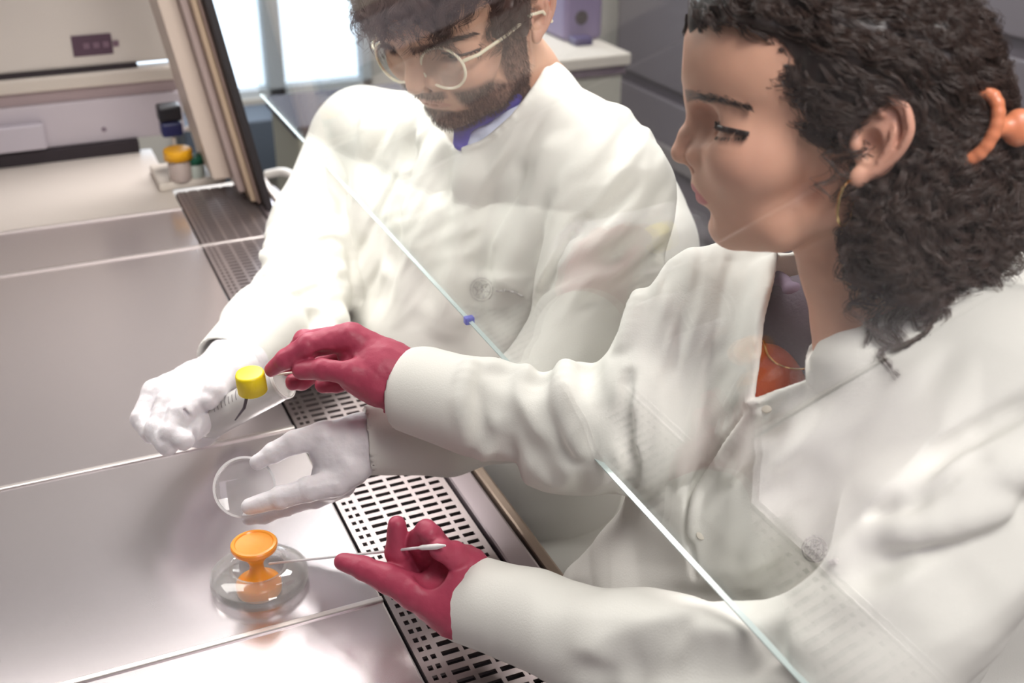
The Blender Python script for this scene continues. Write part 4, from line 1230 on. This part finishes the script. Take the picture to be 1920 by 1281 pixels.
def ribbed_cap(name, O, ax, r, h, m, label, parent=None, n=60):
    ax = np.array(ax) / np.linalg.norm(ax); u = np.cross(ax, [.1, .9, .2]); u /= np.linalg.norm(u); w_ = np.cross(ax, u)
    V = []; prof = [(r * .01, h), (r * .80, h), (r * .93, h * .985), (r * .985, h * .90), (r, h * .8), (r, .0), (r * .9, 0)]
    for ri, (rr, hh) in enumerate(prof):
        for k in range(n * 2):
            a = math.pi * k / n; q = rr * (1 - (.035 if (k % 2 and ri in (4, 5)) else 0)); V.append(O + ax * hh + q * (math.cos(a) * u + math.sin(a) * w_))
    N = n * 2; F = []
    for i in range(len(prof) - 1):
        for k in range(N): F.append((i * N + k, i * N + (k + 1) % N, (i + 1) * N + (k + 1) % N, (i + 1) * N + k))
    F.append(tuple(range(N))); F.append(tuple(range(6 * N, 7 * N))[::-1])
    o = meshobj(name, V, F, m, parent, True)
    
    if label: tag(o, label)
    return o
# yellow cap
O = P(474, 733, 1.085)
capo = ribbed_cap('tube_cap', O, UPW * .97 + FW * -.10 + RT * -.03, .0138, .0205, yellow, None)
tag(capo, 'yellow screw cap held up at the tip of the crimson fingers', 'cap')
# thin stick in her right hand
mb = MB(); mb.tube([P(655, 690, 1.07), P(590, 694, 1.068), P(505, 704, 1.092)], .0011, 8)
tag(mb.build('stick', mat('stick_white', (.82, .76, .68), rough=.5), None, True), 'short pale stick pinched between crimson thumb and index finger', 'stick')
# tube in his fist
A_ = P(383, 798, 1.185); B_ = P(532, 716, 1.150); ax = (B_ - A_); L = np.linalg.norm(ax); ax /= L
tube = thing('sample_tube', tuple(A_), 'clear sample tube held in the white closed fist', 'tube')
mb = MB(); mb.lathe([(.0035, -.012), (.010, -.004), (.0160, .006), (.0160, L), (.0168, L), (.0168, L - .004), (.0172, L - .004), (.0172, .006), (.011, -.006), (.0035, -.0135)], A_, ax, 40)
mb.build('tube_body', clear2, tube, True)
mb = MB(); mb.lathe([(.0172, L - .003), (.0178, L - .003), (.0178, L), (.0160, L), (.0160, L - .003)], A_, ax, 40); mb.build('rim', mat('rim_white', (.85, .82, .80), rough=.3), tube, True)
u = np.cross(ax, -FW); u /= np.linalg.norm(u); w_ = np.cross(u, ax)
mb = MB()
for k in range(7):
    z_ = L * (.28 + .045 * k); c_ = [A_ + ax * z_ + .01735 * (math.cos(a) * w_ + math.sin(a) * u * -1) for a in np.linspace(.35, .35 + (.5 if k % 3 else .8), 8)]
    mb.tube(c_, .00035, 4)
mb.build('graduation', mat('dark_print', (.12, .10, .12), rough=.6), tube)
mb = MB(); mb.tube([P(463, 742, 1.118), P(458, 765, 1.118), P(441, 788, 1.13)], [.0018, .0016, .0007], 8)
mb.build('print_stripe', mat('dark_print', (.12, .10, .12)), tube)
# dish in his left hand
def dish(name, O, ax, r, h, label, cat, wall=.0013, lid=False):
    t = thing(name, tuple(O), label, cat)
    prof = [(.0005, 0), (r - wall, 0), (r, .0008), (r, h), (r - wall, h), (r - wall, wall), (.0005, wall)]
    MB().lathe(prof, O, ax, 64).build('base', clear, t, True)
    MB().lathe([(r - wall * .9, h + .0004), (r + .001, h + .0004), (r + .001, h - .0018), (r - wall * .9, h - .0018)], O, ax, 64, closed=True).build('rim', mat('dish_rim', (.86, .85, .86), rough=.15, spec=.8), t, True)
    return t
axd = -FW * .93 + UPW * .22 + RT * .14; axd /= np.linalg.norm(axd)
dish('petri_dish', P(459, 914, 1.105) - axd * .006, axd, .0285, .011, 'small clear dish held upright between white gloved fingers', 'dish')
# dish on the tray with the orange spool
O = Pz(488, 1092, .0005)
t = thing('petri_dish', tuple(O), 'clear covered dish lying on the tray around the orange spool', 'dish')
MB().lathe([(.0005, .0), (.043, .0), (.0445, .001), (.0445, .012), (.0435, .012), (.0432, .0012), (.0005, .0012)], O, UPW, 64).build('base', clear, t, True)
MB().lathe([(.024, .0195), (.034, .0190), (.041, .0165), (.0455, .0125), (.0462, .006), (.0455, .006), (.0447, .0122), (.040, .0158), (.034, .018), (.024, .0185)], O, UPW, 64, closed=True).build('lid', clear, t, True)
MB().lathe([(.0262, .0192), (.0275, .0205), (.0262, .0205), (.024, .0192)], O, UPW, 64, closed=True).build('rim', clear, t, True)
O = Pz(487, 1108, .0018)
s = O[2] * 0 + .0208
sp = MB(); prof = [(.0001, 0), (.018, 0), (.0205, .001), (.0210, .003), (.0210, .0112), (.0200, .0132), (.016, .0150), (.0115, .018), (.0085, .0225), (.0070, .0275), (.0064, .0325), (.0072, .0375), (.0100, .0425),
                   (.0140, .0475), (.0178, .0512), (.0206, .0540), (.0214, .0562), (.0214, .0592), (.0204, .0604), (.018, .0606), (.017, .0595), (.0001, .0590)]
sp.lathe([(r_, z_ * .92) for r_, z_ in prof], O, UPW, 64)
o = sp.build('spool', orange, None, True); tag(o, 'translucent orange waisted spool standing in a clear dish', 'spool')
# swab over her left hand
sw_ = thing('swab', tuple(P(670, 1040, 1.02)), 'long thin white swab stick from the orange spool to the upturned crimson glove', 'swab')
mb = MB(); mb.tube([P(505, 1057, 1.085), P(660, 1041, 1.02), P(790, 1027, .958)], [.0011, .0012, .0013], 10); mb.build('shaft', mat('swab_white', (.85, .82, .84), rough=.35), sw_, True)
mb = MB(); pts = [P(785, 1027.5, .958), P(792, 1027, .955), P(820, 1025, .944), P(835, 1023, .938)]; mb.tube(pts, [.0013, .0022, .0024, .0008], 12); mb.build('tip', mat('cotton_tip', (.86, .84, .84), rough=.9), sw_, True)

# bottles on the small ledge at the far end
Yb = 2.13
lg = Pz(345, 338, .012)
led = tag(MB().box((.205, 2.075, T + .0005), (.325, 2.20, T + .016)).build('ledge_block', cream, None, bevel=.004), 'cream block at the far end carrying the bottles', 'block')
def bottle(px, py, z0, r, h, body, capc, ch, cr, label, Y=None, capm=None, neck=True):
    O = Pz(px, py, z0)
    t = thing('bottle', tuple(O), label, 'bottle', 'bottles at the far end')
    MB().lathe([(.001, 0), (r * .95, 0), (r, .003), (r, h * .78), (r * .9, h * .86), (cr * .85, h * .93), (cr * .85, h)], O, UPW, 32).build('bottle_body', body, t, True)
    if neck: ribbed_cap('cap', O + UPW * h * .97, UPW, cr, ch, capm, None, t, 24)
    return t
glassy = mat('pale_bottle', (.46, .38, .35), rough=.25, sss=.1)
bottle(340, 336, .0165, .0205, .040, glassy, None, .019, .0255, 'pale bottle with amber orange cap beside the post', capm=mat('amber_cap', (.86, .42, .01), rough=.45))
bottle(368, 330, .0165, .0165, .026, mat('pale_green', (.45, .50, .46), rough=.3), None, .014, .018, 'low bottle with dark green cap beside the post', capm=mat('green_cap', (.01, .12, .07), rough=.5))
# black and blue clamp/socket on the wall behind
O = Py(322, 232, 2.16)
dv = thing('socket_block', tuple(O), 'black and navy block behind the orange-capped bottle', 'block')
MB().box(O + [-.022, -.006, .004], O + [.020, .030, .034]).build('upper_body', mat('black_plastic', (.008, .008, .014), rough=.4), dv, bevel=.005)
MB().box(O + [-.020, -.008, -.024], O + [.018, .028, .0035]).build('lower_body', mat('navy_plastic', (.012, .018, .10), rough=.4), dv, bevel=.005)
MB().box(O + [-.003, .0, -.12], O + [.003, .008, -.024]).build('bracket', cream, dv)
# pale tap lever by the post
mb = MB(); mb.tube([P(352, 242, 2.35), P(368, 236, 2.33), P(384, 240, 2.31)], .006, 10); mb.tube([P(372, 195, 2.36), P(372, 262, 2.35)], .004, 8)
tag(mb.build('tap', cream, None, True), 'small pale tap behind the bottles', 'tap')
# pale bent handle outside the post
mb = MB(); pts = [P(500, 327, 2.35), P(530, 322, 2.33), P(552, 332, 2.30), P(562, 352, 2.28), P(560, 380, 2.27)]
mb.tube(resample(pts, .01), .0085, 12); tag(mb.build('bent_handle', mat('ivory_handle', (.72, .70, .66), rough=.4), None, True), 'ivory bent tube handle just outside the post', 'handle')
mb = MB(); mb.tube([P(505, 365, 2.3), P(540, 395, 2.25)], .02, 12)
tag(mb.build('valve_body', mat('pale_valve', (.55, .55, .60), rough=.35), None, True), 'pale valve below the ivory bent handle', 'valve')
# ------------------------------------------------------------------ laboratory beyond the glass (soft focus)
def st(o, k='structure'): o['kind'] = k; return o
wallm = mat('wall_paint', (.50, .49, .45), rough=.8)
st(MB().box((-2.2, -1.6, -.05), (4.2, 3.95, 0)).build('floor', mat('vinyl_floor', (.33, .295, .285), rough=.5, mix=(.30, .27, .26), mscale=4), None))
st(MB().box((-2.2, -1.6, 2.9), (4.2, 3.95, 2.95)).build('ceiling', mat('ceiling_paint', (.75, .72, .70), rough=.9), None))
st(MB().box((-2.25, -1.6, 0), (-2.2, 3.95, 2.9)).build('wall_left', wallm, None))
st(MB().box((4.2, -1.6, 0), (4.25, 3.95, 2.9)).build('wall_right', mat('grey_wall', (.36, .33, .33), rough=.8), None))
st(MB().box((-2.2, -1.65, 0), (4.2, -1.6, 2.9)).build('wall_front', wallm, None))
YB = 3.8
wx0, wx1, wz0, wz1 = .30, 1.13, .475, 2.3
st(MB().box((-2.2, YB, 0), (wx0, YB + .12, 2.9)).box((wx1, YB, 0), (4.2, YB + .12, 2.9)).box((wx0, YB, 0), (wx1, YB + .12, wz0)).box((wx0, YB, wz1), (wx1, YB + .12, 2.9)).build('wall_back', wallm, None))
wn = thing('window_1', (.7, YB, wz0), 'bright low window behind the slanted post', 'window'); st(wn)
fr = mat('window_frame', (.50, .55, .58), rough=.5)
MB().box((wx0, YB + .02, wz0), (wx0 + .03, YB + .08, wz1)).box((wx1 - .03, YB + .02, wz0), (wx1, YB + .08, wz1)).box((wx0, YB + .02, wz0), (wx1, YB + .08, wz0 + .025)).box((wx0, YB + .02, wz1 - .03), (wx1, YB + .08, wz1)).box((.775, YB + .02, wz0), (.83, YB + .08, wz1)).build('window_frame', fr, wn)
MB().box((wx0 + .03, YB + .045, wz0 + .02), (.775, YB + .05, wz1)).box((.83, YB + .045, wz0 + .02), (wx1 - .03, YB + .05, wz1)).build('window_pane', thin_glass('window_glass', (.97, .98, 1), refl=1), wn)
sky = MB().box((-.4, YB + .9, -.2), (2.2, YB + .92, 3.2)).build('daylight_backdrop', mat('daylight', (.8, .9, 1), emit=(.80, .92, 1.0), estr=2.0), None)
st(sky)
tag(MB().box((.45, YB - .22, .28), (1.0, YB - .02, .465)).box((.47, YB - .2, 0), (.52, YB - .05, .28)).box((.92, YB - .2, 0), (.97, YB - .05, .28)).build('radiator_cover', mat('slate', (.065, .085, .115), rough=.6), None, bevel=.006),
    'slate grey low cover under the bright window', 'radiator')
# pale box with a dark lid, between post and his shoulder
b0 = P(625, 262, 2.9)
bx = thing('storage_box', (b0[0], b0[1], 0), 'pale olive storage box with dark lid behind the left shoulder', 'box')
MB().box((b0[0] - .10, b0[1] - .05, 0), (b0[0] + .25, b0[1] + .25, b0[2] + .03)).build('box_body', mat('olive_box', (.40, .40, .33), rough=.7), bx, bevel=.01)
MB().box((b0[0] - .11, b0[1] - .06, b0[2] + .031), (b0[0] + .26, b0[1] + .26, b0[2] + .06)).build('lid', mat('box_lid', (.05, .045, .07), rough=.7), bx, bevel=.006)
# white bench with a purple device, right of his head
c0 = P(1000, 110, 2.9)
bench = thing('side_bench', (c0[0] + .2, c0[1] + .2, 0), 'white laboratory bench behind the bearded person', 'bench')
zt = c0[2] + .02
MB().box((c0[0] - .04, c0[1] - .12, zt - .03), (c0[0] + .215, c0[1] + .6, zt)).build('bench_top', mat('bench_white', (.55, .52, .47), rough=.5), bench, bevel=.005)
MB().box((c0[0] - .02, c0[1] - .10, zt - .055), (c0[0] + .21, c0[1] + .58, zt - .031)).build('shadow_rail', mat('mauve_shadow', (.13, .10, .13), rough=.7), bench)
MB().box((c0[0] - .02, c0[1] - .08, 0), (c0[0] + .21, c0[1] + .58, zt - .056)).build('bench_body', mat('bench_grey', (.42, .42, .37), rough=.6), bench)
d0 = P(1088, 62, 3.0); 
dv = thing('lab_device', (d0[0], d0[1], zt), 'purple bench instrument with a round dark eye on the white bench', 'instrument')
MB().box((d0[0] - .055, d0[1] - .02, zt + .001), (d0[0] + .055, d0[1] + .14, zt + .17)).build('housing', mat('purple_housing', (.19, .15, .27), rough=.5), dv, bevel=.012)
MB().lathe([(.0001, .004), (.016, .004), (.018, 0)], (d0[0] - .008, d0[1] - .021, zt + .06), (0, -1, 0), 20).build('lens_eye', dark_gap, dv, True)
MB().box((d0[0] - .05, d0[1] - .075, zt + .001), (d0[0] + .0, d0[1] - .03, zt + .02)).build('foot', mat('navy_foot', (.05, .04, .12), rough=.5), dv, bevel=.004)
# dark grey unit to the right, its foot running away from the lens
q0 = Pz(1143, 140, -.28); q1 = Pz(1300, 212, -.28)
dirv = (q1 - q0); dirv[2] = 0; L = np.linalg.norm(dirv); dirv /= L; nv = np.array([-dirv[1], dirv[0], 0]); nv = nv if nv[1] > 0 else -nv
un = thing('grey_unit', tuple((q0 + q1) / 2), 'tall dark grey equipment unit right of the white bench', 'cabinet')
def obox(a0, a1, n0, n1, z0, z1):
    f = lambda a, n, z: q0 * [1, 1, 0] + dirv * a + nv * n + np.array([0, 0, z])
    V = [f(a, n, z) for a in (a0, a1) for n in (n0, n1) for z in (z0, z1)]
    return V, [(0, 1, 3, 2), (4, 6, 7, 5), (0, 4, 5, 1), (2, 3, 7, 6), (0, 2, 6, 4), (1, 5, 7, 3)]
dg = mat('graphite', (.105, .09, .105), rough=.5)
mb = MB(); mb.add(*obox(0, 1.9, .02, .2, 0, 1.6)); mb.build('unit_body', dg, un, bevel=.01)
for k in range(3):
    mb = MB(); mb.add(*obox(.05, 2.1, 0, .018, .12 + .42 * k, .50 + .42 * k)); dd = mb.build('door_panel', mat('graphite_panel', (.14, .125, .14), rough=.45), un, bevel=.006)
mb = MB(); mb.add(*obox(.3, .62, -.02, -.003, .30, .36)); mb.build('handle', mat('dim_handle', (.20, .18, .18), rough=.4), un, bevel=.004)
# lab stools carrying the two people
def stool(x, y, label, zt=.44):
    s_ = thing('lab_stool', (x, y, 0), label, 'stool')
    MB().lathe([(.0001, zt - .05), (.16, zt - .05), (.185, zt - .03), (.185, zt - .01), (.17, zt), (.0001, zt)], (x, y, 0), UPW, 40).build('seat', mat('tan_vinyl', (.42, .34, .17), rough=.5), s_, True)
    MB().lathe([(.03, .06), (.028, zt - .051)], (x, y, 0), UPW, 20).build('column', steel_edge, s_, True)
    mb = MB()
    for k in range(5):
        a = k * 1.2566; mb.tube([(x, y, .07), (x + .26 * math.cos(a), y + .26 * math.sin(a), .035)], .018, 8)
    mb.build('base', dg, s_)
# ------------------------------------------------------------------ the seated lower bodies, out of the light below the cabinet front
def lower(parent, cx, cy, fx, fy, m_coat, m_leg, name_side, knee=.34, w=.11, tz=.60):
    """coat skirt over the lap, two legs down to the floor; cx,cy hips, fx,fy facing"""
    f = np.array([fx, fy]) / math.hypot(fx, fy); l = np.array([-f[1], f[0]])
    def wp(a, b, z): p = np.array([cx, cy]) + f * a + l * b; return np.array([p[0], p[1], z]) * 1000
    lo = np.min([wp(a, b, z) for a in (-.3, knee + .25) for b in (-.3, .3) for z in (-.01, tz + .45)], 0); hi = np.max([wp(a, b, z) for a in (-.3, knee + .25) for b in (-.3, .3) for z in (-.01, tz + .45)], 0)
    v = Vox(lo, hi, 7)
    v.chain([wp(.0, 0, tz + .32), wp(-.02, 0, tz + .12), wp(-.03, 0, tz)], [125, 140, 150], 0, kin=40)
    for s in (1, -1): v.chain([wp(0, s * .09, tz - .03), wp(knee * .6, s * .11, tz - .045)], [98, 84], 50)
    v.noise(9, 70, 7)
    V, F_ = v.mesh(); meshobj('coat_skirt', V / 1000, F_, m_coat, parent)
    v = Vox(lo, hi, 6)
    for s in (1, -1):
        v.chain([wp(.02, s * .09, tz - .05), wp(knee, s * .12, tz - .06), wp(knee - .03, s * .13, .10)], [78, 62, 42], 0 if s == 1 else 4, kin=30)
    V, F_ = v.mesh(); meshobj('trousers', V / 1000, F_, m_leg, parent)
    for s in (1, -1):
        a = wp(knee - .06, s * .13, .045); b = wp(knee + .13, s * .14, .035)
        v = Vox(np.minimum(a, b) - 60, np.maximum(a, b) + 60, 4); v.chain([a, b], [42, 32], 0); v.cut((0, 0, 4), (0, 0, -1), 2)
        V, F_ = v.mesh(); meshobj('shoe', V / 1000, F_, mat('shoe_dark', (.06, .05, .06), rough=.6), parent)
denim = mat('dark_trousers', (.05, .045, .075), rough=.9)
wc = np.array(cam2w([cp(1540, 1300, 1.03)])[0]); mc = np.array(cam2w([cp(870, 950, 1.54)])[0])
HW = (.66, .60); HM = (.66, 1.22)
lower(woman, HW[0], HW[1], -1, .25, cloth, denim, 'w', knee=.30)
lower(man, HM[0], HM[1], -1, -.35, cloth, denim, 'm', knee=.30)
stool(HW[0] + .02, HW[1], 'tan lab stool under the curly-haired person', .46)
stool(HM[0] + .02, HM[1], 'tan lab stool under the bearded person', .46)
